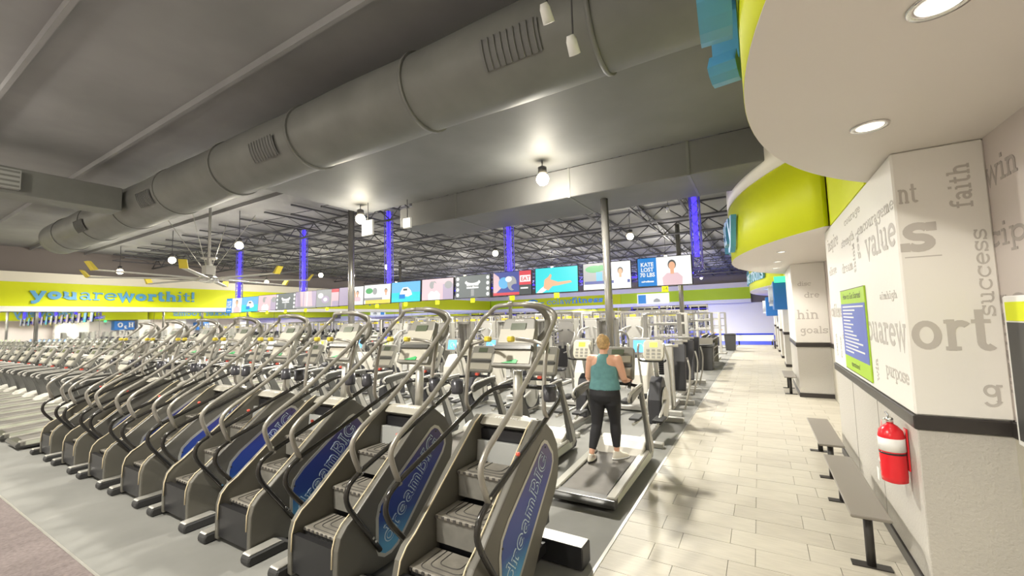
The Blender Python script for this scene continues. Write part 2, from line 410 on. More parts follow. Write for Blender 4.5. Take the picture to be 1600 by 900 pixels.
# right wall: white over wainscot, pillars, trim
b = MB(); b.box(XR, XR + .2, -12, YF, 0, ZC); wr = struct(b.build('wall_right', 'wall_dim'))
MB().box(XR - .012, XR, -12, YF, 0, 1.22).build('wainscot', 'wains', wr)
MB().box(XR - .03, XR, -12, YF, 1.22, 1.32).build('trim_rail', 'trim_black', wr)
def pillar(x0, y0, y1, texfront='wains_tex'):
    b = MB(); b.box(x0, XR, y0, y1, 1.32, ZS - .002); p = struct(b.build('pillar', 'wall_white', bevel=.012))
    MB().box(x0 + .004, XR, y0 + .004, y1 - .004, .1, 1.22, 0).build('wainscot', texfront, p, bevel=.006)
    MB().box(x0 - .015, XR, y0 - .015, y1 + .015, 1.22, 1.32).build('trim_rail', 'trim_black', p, bevel=.008)
    MB().box(x0 - .012, XR, y0 - .012, y1 + .012, 0, .1).build('baseboard', 'trim_black', p, bevel=.004)
    return p
P1 = pillar(XW, 4.15, 7.85)
for yy in (5.35, 6.6): MB().box(XW + .001, XW + .005, yy, yy + .008, .1, 1.22).build('panel_joint', 'grout', P1)
MB().box(XW + .0005, XW + .006, 5.55, 5.63, .38, .50).build('outlet_plate', 'whitepl', P1)
P2 = pillar(.74, 12.5, 15.0)
for i, yy in enumerate((19.0, 22.5, 26.0, 29.8)): pillar(.76, yy, yy + 1.1)
# canopies
def arcpts(cx, cy, r, y0, y1, n):
    out = []
    for i in range(n + 1):
        yy = y0 + (y1 - y0) * i / n; out.append((cx - math.sqrt(max(0, r * r - (yy - cy) ** 2)), yy))
    return out
A1 = arcpts(3.5, 2.6, 3.5, .22, 5.03, 36); A2 = arcpts(6.8, 11.5, 7.3, 7.25, 15.78, 44); A3 = arcpts(26.1, 28.4, 26.5, 20.0, 36.9, 40)
segs = [('c', A1), ('s', [(XW, 5.05), (XW, 7.23)]), ('c', A2), ('s', [(XW, 15.8), (XW, 19.9)]), ('c', A3), ('s', [(XW, 36.9), (XW, YF)])]
def wall_ribbon(mb, pts, z0, z1, off, mi=0, th=.06):
    n = len(pts); v = []
    N = []
    for i in range(n):
        a = Vector(pts[max(0, i - 1)]); c = Vector(pts[min(n - 1, i + 1)]); t = (c - a).normalized(); N.append(Vector((-t.y, t.x)))
    for i in range(n):
        p = Vector(pts[i]); o = p + N[i] * off; q = p - N[i] * th
        v += [(o.x, o.y, z0), (o.x, o.y, z1), (q.x, q.y, z1), (q.x, q.y, z0)]
    f = [(i * 4 + a, i * 4 + (a + 1) % 4, i * 4 + 4 + (a + 1) % 4, i * 4 + 4 + a) for i in range(n - 1) for a in range(4)]
    f += [(0, 1, 2, 3), ((n - 1) * 4 + 3, (n - 1) * 4 + 2, (n - 1) * 4 + 1, (n - 1) * 4)]
    o = len(mb.v); mb.add(v, f, mi, False)
    for i in range(n - 1): mb.s[-(len(f)) + i * 4] = n > 3
CAN = []
for kind, pts in segs:
    cn = struct(empty('canopy' if kind == 'c' else 'fascia_right', (0, 0, 0))); CAN.append(cn)
    for nm, m, z0, z1, off in (('lime_band', 'yellowgreen', ZS + .004, 4.46, 0), ('white_cap', 'cream', 4.46, 4.93, .02), ('bulkhead', 'bulk', 4.93, ZC, -.06)):
        mb = MB(); wall_ribbon(mb, pts, z0, z1, off, 0, .07); mb.build(nm, m, cn)
    if kind == 'c':
        mb = MB(); n = len(pts); v = []
        for x, yy in pts: v += [(x + .002, yy, ZS), (XR, yy, ZS), (x + .002, yy, ZS + .003), (XR, yy, ZS + .003)]
        f = []
        for i in range(n - 1):
            a = i * 4; f += [(a, a + 1, a + 5, a + 4), (a + 2, a + 6, a + 7, a + 3), (a, a + 4, a + 6, a + 2)]
        mb.add(v, f); mb.build('soffit', 'soffit', cn)
# downlights recessed in canopies
def downlight(x, y, lab, r=.085, power=DOWN_W):
    t = empty('recessed_downlight', (x, y, ZS - .001)); tag(t, lab, 'light', 'recessed downlights in the canopies')
    mb = MB(); mb.lathe([(r * .82, .0), (r * .82, -.004), (r * 1.15, -.010), (r * 1.2, -.004), (r * 1.2, 0)], n=28); mb.build('trim_ring', 'chrome', t)
    mb = MB(); mb.lathe([(.01, -.001), (r * .82, -.001), (r * .82, -.006), (.01, -.006)], n=24); mb.build('lens', 'downlight', t)
    ld = bpy.data.lights.new('spot', 'SPOT'); ld.energy = power; ld.spot_size = 2.3; ld.spot_blend = .8; ld.shadow_soft_size = .07; ld.color = (1, .95, .86)
    lo = bpy.data.objects.new('bulb', ld); COL.objects.link(lo); lo.parent = t; lo.location = (0, 0, -.03)
downlight(.69, 3.44, 'round recessed downlight in the nearest canopy, above the faith pillar', power=8)
downlight(.68, 2.18, 'round recessed downlight of the nearest canopy, cut by the top edge of photo', power=12)
for i, (x, y) in enumerate(((.45, 9.74), (.45, 11.57), (.45, 13.27))):
    downlight(x, y, f'small recessed downlight in the second canopy, {ORD[i]} from the near end', .07)
for y in (22.0, 25.5): downlight(.4, y, 'recessed downlight in the third, far canopy, ' + ('near one' if y < 23 else 'far one'), .07)
downlight(.5, .6, 'recessed downlight of the nearest canopy, out of the frame overhead', power=20)

# printed words on the walls
def side_word(par, txt, yfar, z, xh, wt=.2, ynear=None, x=XW, rot=0):
    ww = word_width(txt, wt) * xh; sx = ((yfar - ynear) / ww) if ynear else 1
    u, v = ((0, -1, 0), (0, 0, 1)) if not rot else ((0, 0, 1), (0, 1, 0))
    mb = MB(); word_mb(mb, txt, xh, wt, .0015, frameM((x - .0005, yfar, z), u, v, (-1, 0, 0)), 0, sx); mb.build('printed_word', 'word_dark' if x == XR else 'word_grey', par)
def front_word(par, txt, x, z, xh, wt=.22, y=4.15, rot=0, sx=1):
    u, v = ((1, 0, 0), (0, 0, 1)) if not rot else ((0, 0, 1), (-1, 0, 0))
    mb = MB(); word_mb(mb, txt, xh, wt, .0015, frameM((x, y - .0005, z), u, v, (0, -1, 0)), 0, sx); mb.build('printed_word', 'word_grey', par)
side_word(P1, 'value', 5.22, 2.58, .19, .2, 4.17); front_word(P1, 's', .955, 2.51, .22, .25, sx=.95)
side_word(P1, 'youarew', 5.66, 1.79, .19, .2, 4.16); front_word(P1, 'ort', .955, 1.79, .22, .24, sx=.72)
side_word(P1, 'purpose', 4.86, 1.52, .085, .18, 4.2); side_word(P1, 'aimhigh', 4.85, 2.18, .045, .18, 4.3)
side_word(P1, 'encourageme', 5.5, 2.86, .075, .18, 4.16); front_word(P1, 'nt', .955, 2.88, .11, .18, sx=.55)
side_word(P1, 'strength', 6.5, 2.86, .07, .2, 5.7); side_word(P1, 'inspire', 7.6, 2.95, .12, .2, 6.7); side_word(P1, 'courage', 6.2, 3.08, .06, .2, 5.3)
side_word(P1, 'believe', 7.75, 2.6, .08, .2, 7.0); side_word(P1, 'confidence', 7.8, 2.0, .13, .2, 6.9); side_word(P1, 'dream', 6.6, 2.55, .08, .2, 5.9)
side_word(P1, 'win', 5.15, 1.42, .07, .2, rot=1); side_word(P1, 'think', 5.75, 2.5, .07, .2, rot=1); side_word(P1, 'goal', 5.5, 2.62, .08, .2, rot=1)
side_word(P1, 'vision', 7.5, 1.45, .06, .2, rot=1); side_word(P1, 'focus', 7.15, 1.45, .06, .2, rot=1)
side_word(P1, 'dedication', 7.0, 1.72, .06, .2, 6.8 - .75)
front_word(P1, 'g', 1.285, 1.46, .10, .17); front_word(P1, 'faith', 1.345, 2.80, .082, .2, rot=1, sx=.95); front_word(P1, 'success', 1.395, 2.03, .065, .16, rot=1, sx=1.35)
MB().box(.96, 1.16, 4.1495, 4.1499, 2.47, 2.478).build('printed_line', 'word_grey', P1)
side_word(wr, 'win', 4.18, 2.93, .12, .2, 3.75, XR); side_word(wr, 'discipline', 4.75, 2.50, .11, .22, 3.1, XR); side_word(wr, 'success', 4.9, 1.98, .2, .24, 3.0, XR)
side_word(wr, 'health', 4.1, 1.5, .1, .2, rot=1, x=XR)
for t, x, z, xh in (('discipline', .86, 2.72, .075), ('dream', .98, 2.42, .1), ('thing', .80, 1.90, .16), ('goals', .84, 1.55, .12)):
    if t == 'discipline': t = 'disc'
    if t == 'dream': t = 'dre'
    if t == 'thing': t = 'hin'
    front_word(P2, t, x, z, xh, .2, 12.5)
# framed vertical poster on right wall beyond the frame edge
t = empty('framed_notice', (XR, 3.93, 1.2)); tag(t, 'tall white-framed notice with yellow-green header at right edge of photo', 'notice')
MB().box(-.05, 0, -.70, .08, .0, .96).build('frame', 'whitepl', t, bevel=.01)
MB().box(-.054, -.05, -.66, .04, .80, .92).build('header_band', 'yellowgreen', t); MB().box(-.054, -.05, -.66, .04, .04, .79).build('notice_sheet', 'shell_dark', t)
# poster between pillars
t = empty('rules_poster', (XW - .004, 6.09, 1.37)); tag(t, 'blue and green poster with white lines of text on the word-covered wall', 'poster')
MB().box(-.012, .003, -.70, .70, 0, .97).build('backing', 'poster_green', t, bevel=.003)
mb = MB(); mb.box(-.015, -.0125, -.69, .69, .17, .80); mb.build('blue_panel', 'poster_blue', t)
MB().box(-.014, -.0125, -.70, .70, .962, .97).build('edge_line', 'black', t); MB().box(-.014, -.0125, -.7, .7, 0, .008).build('edge_line', 'black', t)
for i, w in enumerate((1.2, .74, .6, .66, .44, .6, .46, .56, .74, .84, 1.04, .78, 1.1, .5)):
    MB().box(-.0165, -.0151, .58 - w, .58, .755 - i * .041, .772 - i * .041).build('text_line', 'whitepl', t)
mb = MB(); word_mb(mb, 'wecareforu', .055, .2, .001, frameM((-.013, .62, .86), (0, -1, 0), (0, 0, 1), (-1, 0, 0)), 0, 1.6)
for q in mb.v: pass
mb = MB(); sans_mb(mb, 'How to Get Started', .1, frameM((-.0135, 0, .885), (0, -1, 0), (0, 0, 1), (-1, 0, 0)), sx=1.25); mb.build('heading', 'shell_dark', t)
mb = MB(); sans_mb(mb, 'questions?', .09, frameM((-.0135, .05, .09), (0, -1, 0), (0, 0, 1), (-1, 0, 0)), sx=1.3); mb.build('heading', 'shell_dark', t)
# 3D signs
def arc_place(cx, cy, r, y0, z, out=.03):
    def f(s):
        # start at angle where y=y0, moving towards -y
        a0 = math.asin((y0 - cy) / r); a = a0 - s / r
        nx, ny = -math.cos(a), math.sin(a)     # outward
        p = (cx + (r + out) * nx, cy + (r + out) * ny, z)
        return frameM(p, (-(-ny) * -1 if 0 else -math.sin(a) * 1, -math.cos(a), 0), (0, 0, 1), (nx, ny, 0))
    return f
s1 = empty('sign_lettering', (0, 0, 0)); tag(s1, 'thick blue letters on the edge of the nearest canopy', 'sign')
letters(s1, 'too', arc_place(3.5, 2.6, 3.5, 3.25, 3.62), .62, .22, .16, 'bluesign')
s2 = empty('sign_lettering', (0, 0, 0)); tag(s2, 'blue raised letters reading recovery on the second canopy', 'sign')
letters(s2, 'recovery', arc_place(6.8, 11.5, 7.3, 13.5, 3.62), .50, .22, .10, 'bluesign', .98)
s3 = empty('sign_lettering', (0, 0, 0)); tag(s3, 'blue raised letters reading locker rooms on the third, far canopy', 'sign')
letters(s3, 'locker rooms', arc_place(26.1, 28.4, 26.5, 28.0, 3.65), .50, .22, .08, 'bluesign', 1.02)
s4 = empty('sign_lettering', (XL + .56, 5.2, 3.70)); tag(s4, 'blue raised letters reading youareworthit! on the left wall band', 'sign')
tx = 'youareworthit!'; wts = [.36] * 3 + [.17] * 3 + [.36] * 5 + [.20] * 2 + [.30]
tw = sum(glyph(c, .2)[1] + .06 for c in tx)
letters(s4, tx, lambda s: frameM((0, s, 0), (0, 1, 0), (0, 0, 1), (1, 0, 0)), .40, .2, .07, 'bluesign', 6.7 / (tw * .40), wts)
s5 = empty('sign_lettering', (XL + .31, 25.6, 3.75)); tag(s5, 'blue raised letters es, tx on the left wall, behind the screens', 'sign')
letters(s5, 'es, tx', lambda s: frameM((0, s - 1.2, 0), (0, 1, 0), (0, 0, 1), (1, 0, 0)), .42, .22, .05, 'bluesign')
s6 = empty('sign_lettering', (-21.6, YF - .41, 3.72)); tag(s6, 'blue raised letters colawfitness with swoosh on the far wall band', 'sign')
tx = 'colawfitness'; wts = [.15] * 5 + [.33] * 7; tw = sum(glyph(c, .2)[1] + .06 for c in tx)
letters(s6, tx, lambda s: frameM((s, 0, 0), (1, 0, 0), (0, 0, 1), (0, -1, 0)), .46, .2, .05, 'bluesign', 6.9 / (tw * .46), wts)
mb = MB(); mm = frameM((-1.6, 0, .2), (1, 0, 0), (0, 0, 1), (0, -1, 0))
ribbon(mb, arc(-.3, 0, .75, .42, 30, 300, 16), .14, .05, (1, 1), mm); ribbon(mb, [(-.5, .0), (1.2, .05)], .09, .05, (1, 1), mm); ribbon(mb, arc(-.2, .1, .35, .25, 60, 250, 8), .1, .05, (1, 1), mm); mb.build('swoosh', 'bluesign', s6)
# water sign boxes
def water_sign(x0, y0, y1, z0, z1, lab):
    t = empty('water_sign', (x0, y0, z0)); tag(t, lab, 'sign', None)
    MB().box(0, XR - x0, 0, y1 - y0, 0, z1 - z0).build('box', 'bluepanel', t, bevel=.02)
    h = (z1 - z0)
    mb = MB(); word_mb(mb, 'H', h * .36, .24, .12, frameM((-.0, y1 - y0 - .12, h * .3), (0, -1, 0), (0, 0, 1), (-1, 0, 0))); mb.build('letter', 'whitepl', t)
    mb = MB(); word_mb(mb, '2', h * .36, .2, .12, frameM((-.0, (y1 - y0) * .60, h * .16), (0, -1, 0), (0, 0, 1), (-1, 0, 0))); mb.build('letter', 'whitepl', t)
    mb = MB(); word_mb(mb, 'O', h * .36, .24, .12, frameM((-.0, (y1 - y0) * .40, h * .3), (0, -1, 0), (0, 0, 1), (-1, 0, 0))); mb.build('letter', 'whitepl', t)
water_sign(.45, 16.9, 18.6, 2.17, 3.15, 'blue box sign with white H2O letters beside the second pillar')
water_sign(.30, 24.6, 25.9, 1.9, 2.85, 'blue box sign with white H2O letters farther down the aisle')

# benches
def bench(y0, y1, lab, bx=.66):
    t = empty('bench', (bx, y0, 0)); tag(t, lab, 'bench', None)
    L = y1 - y0
    mb = MB(); mb.prism([(-.13, 0), (-.12, -.012), (.12, -.012), (.13, 0)][::-1] if 0 else [(-.125, .425), (.125, .425), (.13, .435), (.13, .45), (-.13, .45), (-.13, .435)], 0, L, 'y'); mb.build('seat', 'bench', t, bevel=.006)
    for yy in (.16, L - .16):
        l = MB().tube([(0, yy, .0), (0, yy, .425)], .032, 12).build('leg', 'benchleg', t)
        MB().box(-.13, .13, yy - .045, yy + .045, 0, .010).build('foot_plate', 'benchleg', l)
mat('bench', (.22, .20, .17), .4); mat('benchleg', (.03, .027, .025), .4)
bench(4.38, 6.05, 'low backless bench nearest the camera, below the fire extinguisher')
bench(6.48, 7.98, 'low backless bench behind the nearest one, below the wall poster')
bench(12.7, 14.0, 'small dark bench beside the second pillar', .57)
bench(28.0, 29.4, 'tiny far bench at the end of the aisle')
# fire extinguisher
t = empty('fire_extinguisher', (XW - .095, 4.42, .74)); tag(t, 'red fire extinguisher with white label hanging on the wainscot', 'extinguisher')
mb = MB(); mb.lathe([(.055, -.0), (.08, .012), (.082, .05), (.082, .36), (.074, .40), (.045, .435), (.022, .45), (.022, .46)], n=24); mb.build('tank', 'red', t)
mb = MB(); mb.lathe([(.0835, .245), (.0835, .345)], n=24); mb.build('label_sleeve', 'whitepl', t)
MB().lathe([(.0835, .222), (.0835, .236)], n=24).build('black_band', 'black', t)
v = MB(); v.lathe([(.024, .455), (.024, .49), (.015, .50)], n=12); vo = v.build('valve', 'chrome', t)
mb = MB(); mb.tube([(0, -.02, .50), (0, .05, .52), (0, .11, .515)], .009, 6); mb.tube([(0, -.02, .485), (0, .06, .488), (0, .10, .47)], .007, 6); mb.lathe([(.018, 0), (.018, .012)], c=(-.02, .0, .478), n=10); mb.build('handle', 'chrome', t)
mb = MB(); mb.prism([(.05, .45), (.075, .46), (.16, .33), (.14, .31)], -.04, -.037, 'x'); mb.build('seal_tag', 'pink', t)
mb = MB(); mb.box(.083, .094, -.03, .03, .1, .42); mb.build('wall_bracket', 'red', t)
mb = MB(); mb.prism([(-.02, .15), (.03, .15), (.0, .185)], -.0835, -.0825, 'x'); mb.build('triangle_mark', 'whitepl', t)

# ================================================================ CEILING EQUIPMENT
t = empty('round_air_duct', (0, 4.35, 5.37)); tag(t, 'huge round grey air duct crossing the ceiling', 'duct')
mb = MB(); pts = []; rr = []
x = -21.0
while x < XW - .1:
    pts.append((x, 0, 0)); rr.append(.53 + .008 * math.sin(x * 2.1)); x += .35
mb.tube(pts, rr, 32); mb.build('duct_body', 'duct', t)
for x in (-19.5, -16.9, -14.3, -11.7, -9.1, -6.5, -3.9, -1.3):
    mb = MB(); mb.tube([(x - .025, 0, 0), (x + .025, 0, 0)], .552, 32); mb.build('seam_band', 'duct', t)
def duct_panel(x, w, a0, a1, m='beam'):
    n = 8; v = []; r = .556
    for xx in (x, x + w):
        for i in range(n + 1):
            a = math.radians(a0 + (a1 - a0) * i / n); v.append((xx, -math.cos(a) * r, -math.sin(a) * r))
    f = [(i, i + 1, n + 2 + i, n + 1 + i) for i in range(n)]
    mb = MB(); mb.add(v, f); o = mb.build('side_grille', m, t)
    mb = MB()
    for k in range(9):
        xx = x + w * (k + .5) / 9; q = []
        for i in range(n + 1):
            a = math.radians(a0 + (a1 - a0) * i / n); q.append((xx, -math.cos(a) * (r + .012), -math.sin(a) * (r + .012)))
        mb.tube(q, .008, 4)
    mb.build('fins', 'duct', o)
for x in (-2.6, -7.6, -12.6, -17.2): duct_panel(x, .75, 5, 40)
t = empty('branch_air_duct', (-13.6, 0, 5.3)); tag(t, 'rectangular grey branch duct running off the round duct at upper left', 'duct')
mb = MB(); mb.box(-.35, .35, -5, 3.75, -.28, .28); mb.build('duct_body', 'duct', t, bevel=.01)
mb = MB(); mb.box(.35, .5, 1.5, 2.1, -.2, .2); o = mb.build('outlet', 'riser_light', t)
for k in range(4): MB().box(.5, .51, 1.52, 2.08, -.17 + k * .1, -.13 + k * .1).build('louvre', 'duct', o)
t = empty('ceiling_soffit', (0, 0, 0)); struct(t)
MB().box(-9.9, XW, 5.2, 8.25, 5.35, 5.7).build('soffit_panel', 'beam', t)
t = empty('box_air_duct', (0, 0, 0)); tag(t, 'wide rectangular grey duct crossing the room above the screens', 'duct')
MB().box(-8.0, XW - .1, 8.25, 9.9, 4.7, 5.35).build('duct_body', 'beam', t, bevel=.015)
MB().box(-8.6, -8.0, 8.4, 9.7, 4.78, 5.3).build('end_cap', 'beam', t, bevel=.01)
for x in (-6.5, -3.4, -1.0): MB().box(x, x + .05, 8.24, 9.91, 4.69, 5.36).build('seam_band', 'duct', t)
for i, (x, y, z, w) in enumerate(((-8.9, 7.5, 4.66, .42), (-7.85, 7.9, 4.72, .28))):  # hung square panels, not known lamps; brightness is put in as glow
    t = empty('ceiling_panel_light', (x, y, z)); tag(t, ['larger square white lit panel hanging left of the box duct', 'smaller square cream lit panel hanging at the box duct end'][i], 'light')
    MB().box(-w / 2, w / 2, 0, .06, -w / 2, w / 2).build('housing', 'whitepl', t, bevel=.01)
    MB().box(-w / 2 + .02, w / 2 - .02, -.006, 0, -w / 2 + .02, w / 2 - .02).build('diffuser', 'lens', t) if 'lens' in MT else MB().box(-w / 2 + .02, w / 2 - .02, -.006, 0, -w / 2 + .02, w / 2 - .02).build('diffuser', 'downlight', t)
    MB().tube([(0, .03, w / 2), (0, .03, ZC - z)], .012, 6).build('hanger_rod', 'joist', t)
# high-bay lamps
def highbay(x, y, z, lab, r=.13, e=LAMP_W):
    t = empty('high_bay_lamp', (x, y, z)); tag(t, lab, 'lamp', 'high bay lamps')
    m = MB(); prof = [(r * math.sin(a), -r * math.cos(a)) for a in [PI * k / 8 for k in range(1, 8)]]; m.lathe(prof, n=16); m.build('globe', 'lamp', t)
    MB().lathe([(.05, r * .8), (.09, r * 1.0), (.09, r * 1.9), (.03, r * 2.1)], n=12).build('ballast', 'joist', t)
    MB().tube([(0, 0, r * 2), (0, 0, (5.34 if (-10 < x < 1 and 5.2 < y < 8.2) else ZC - .01) - z)], .012, 6).build('stem', 'joist', t)
    ld = bpy.data.lights.new('bulb', 'POINT'); ld.energy = e * .09; ld.color = LAMP_COL; ld.shadow_soft_size = .16
    lo = bpy.data.objects.new('bulb', ld); COL.objects.link(lo); lo.parent = t; lo.location = (0, 0, -.17)
    ld = bpy.data.lights.new('reflector', 'SPOT'); ld.energy = e * .95; ld.color = LAMP_COL; ld.shadow_soft_size = .16; ld.spot_size = math.radians(164); ld.spot_blend = .6
    lo = bpy.data.objects.new('reflector', ld); COL.objects.link(lo); lo.parent = t; lo.location = (0, 0, -.18)
xs1 = (-3.65, -9.2, -15.5, -20.8, -26.5); xs2 = (-3.82, -9.6, -16.2, -21.6, -27.2)
for i, x in enumerate(xs1): highbay(x, 7.53, 4.95, f'bright round ceiling lamp of the near row, {ORD[i]} from the right')
for i, x in enumerate(xs2): highbay(x, 14.9, 4.95, f'round ceiling lamp of the second row, {ORD[i]} from the right', .12)
for r, yy in enumerate((22.5, 30, 38)):
    for i, x in enumerate((-4, -10.5, -17, -23.5)): highbay(x, yy, 5.1, f'far ceiling lamp {ORD[i]} from the right in the {ORD[r+2]} row', .09, LAMP_W * 1.5)
for i, x in enumerate((-4, -11, -18, -25)): highbay(x, -.5, 5.6, f'ceiling lamp above and behind the camera, {ORD[i]} from the right', .12, LAMP_W)
for i, x in enumerate((-3, -12, -21)): highbay(x, -7.5, 5.4, f'ceiling lamp well behind the camera, {ORD[i]} from the right', .12, LAMP_W)
# track spots
for i, (x, y, z) in enumerate(((-1.36, 3.0, 4.6), (-1.2, 3.15, 4.35), (-2.0, 12.0, 5.0))):
    t = empty('track_spotlight', (x, y, z)); tag(t, ['lit track spotlight hanging under the round duct', 'small white track spotlight just below the lit one', 'twin track spotlight near the blue truss at right'][i], 'light')
    M = Matrix.Rotation(.7, 4, 'X')
    mb = MB(); mb.lathe([(.03, .1), (.045, .06), (.05, -.05)], n=12, M=M); mb.build('can', 'whitepl', t)
    MB().lathe([(.005, -.051), (.044, -.051)], n=12, M=M).build('lens', 'downlight', t)
    MB().tube([(0, 0, .08), (0, 0, 5.9 - z)], .008, 5).build('stem', 'joist', t)
# structural columns
def column(x, y, r, z, lab, m='chrome'):
    t = empty('steel_column', (x, y, 0)); t['kind'] = 'structure'
    mb = MB(); mb.tube([(0, 0, 0), (0, 0, z)], r, 20); mb.build('shaft', m, t)
    MB().box(-r * 1.6, r * 1.6, -r * 1.6, r * 1.6, 0, .02).build('base_plate', 'frame_grey', t)
mat('colpaint', (.30, .29, .27), .22, .7)
column(-2.8, 8.85, .085, 4.7, '', 'colpaint'); column(-11.45, 9.0, .10, ZC, '', 'colpaint'); column(-11.98, 20, .10, ZC, '', 'colpaint'); column(-2.98, 20, .10, ZC, '', 'colpaint')
column(-20.5, 20, .10, ZC, '', 'colpaint')
# trusses with blue LED
def truss_mesh(L, n, w=.2):
    a = MB(); h = w / 2
    for sx in (-h, h):
        for sy in (-h, h): a.tube([(sx, sy, 0), (sx, sy, L)], .014, 6)
    for k in range(n):
        z0 = L * k / n; z1 = L * (k + 1) / n
        for s in (-1, 1):
            p, q = (-h, h) if (k % 2 == (s > 0)) else (h, -h)
            a.tube([(p, s * h, z0), (q, s * h, z1)], .008, 4); a.tube([(s * h, p, z0), (s * h, q, z1)], .008, 4)
            a.tube([(q, s * h, z0), (p, s * h, z1)], .008, 4)
    return a
TX = (-1.12, -6.05, -10.92, -15.81, -20.78)
for i, x in enumerate(TX):
    t = empty('vertical_truss', (x, 10.13, 3.14)); tag(t, f'blue-lit vertical lattice truss dropping to the screens, {ORD[i]} from the right', 'truss', 'blue vertical trusses')
    truss_mesh(2.85, 13).build('lattice', 'truss', t)
    mb = MB(); mb.box(-.05, .05, -.05, .05, .25, 2.85); mb.build('led_strip', 'led_blue', t)
t = empty('horizontal_truss', (-1.02, 10.13, 3.03)); tag(t, 'long horizontal lattice truss carrying the row of screens', 'truss')
a = truss_mesh(20.6, 81); a.v = [(-p[2], p[1], p[0]) for p in a.v]; a.build('lattice', 'truss', t)
mb = MB(); mb.box(-20.4, -.2, -.02, .02, -.02, .02); mb.build('led_strip', 'led_blue', t)
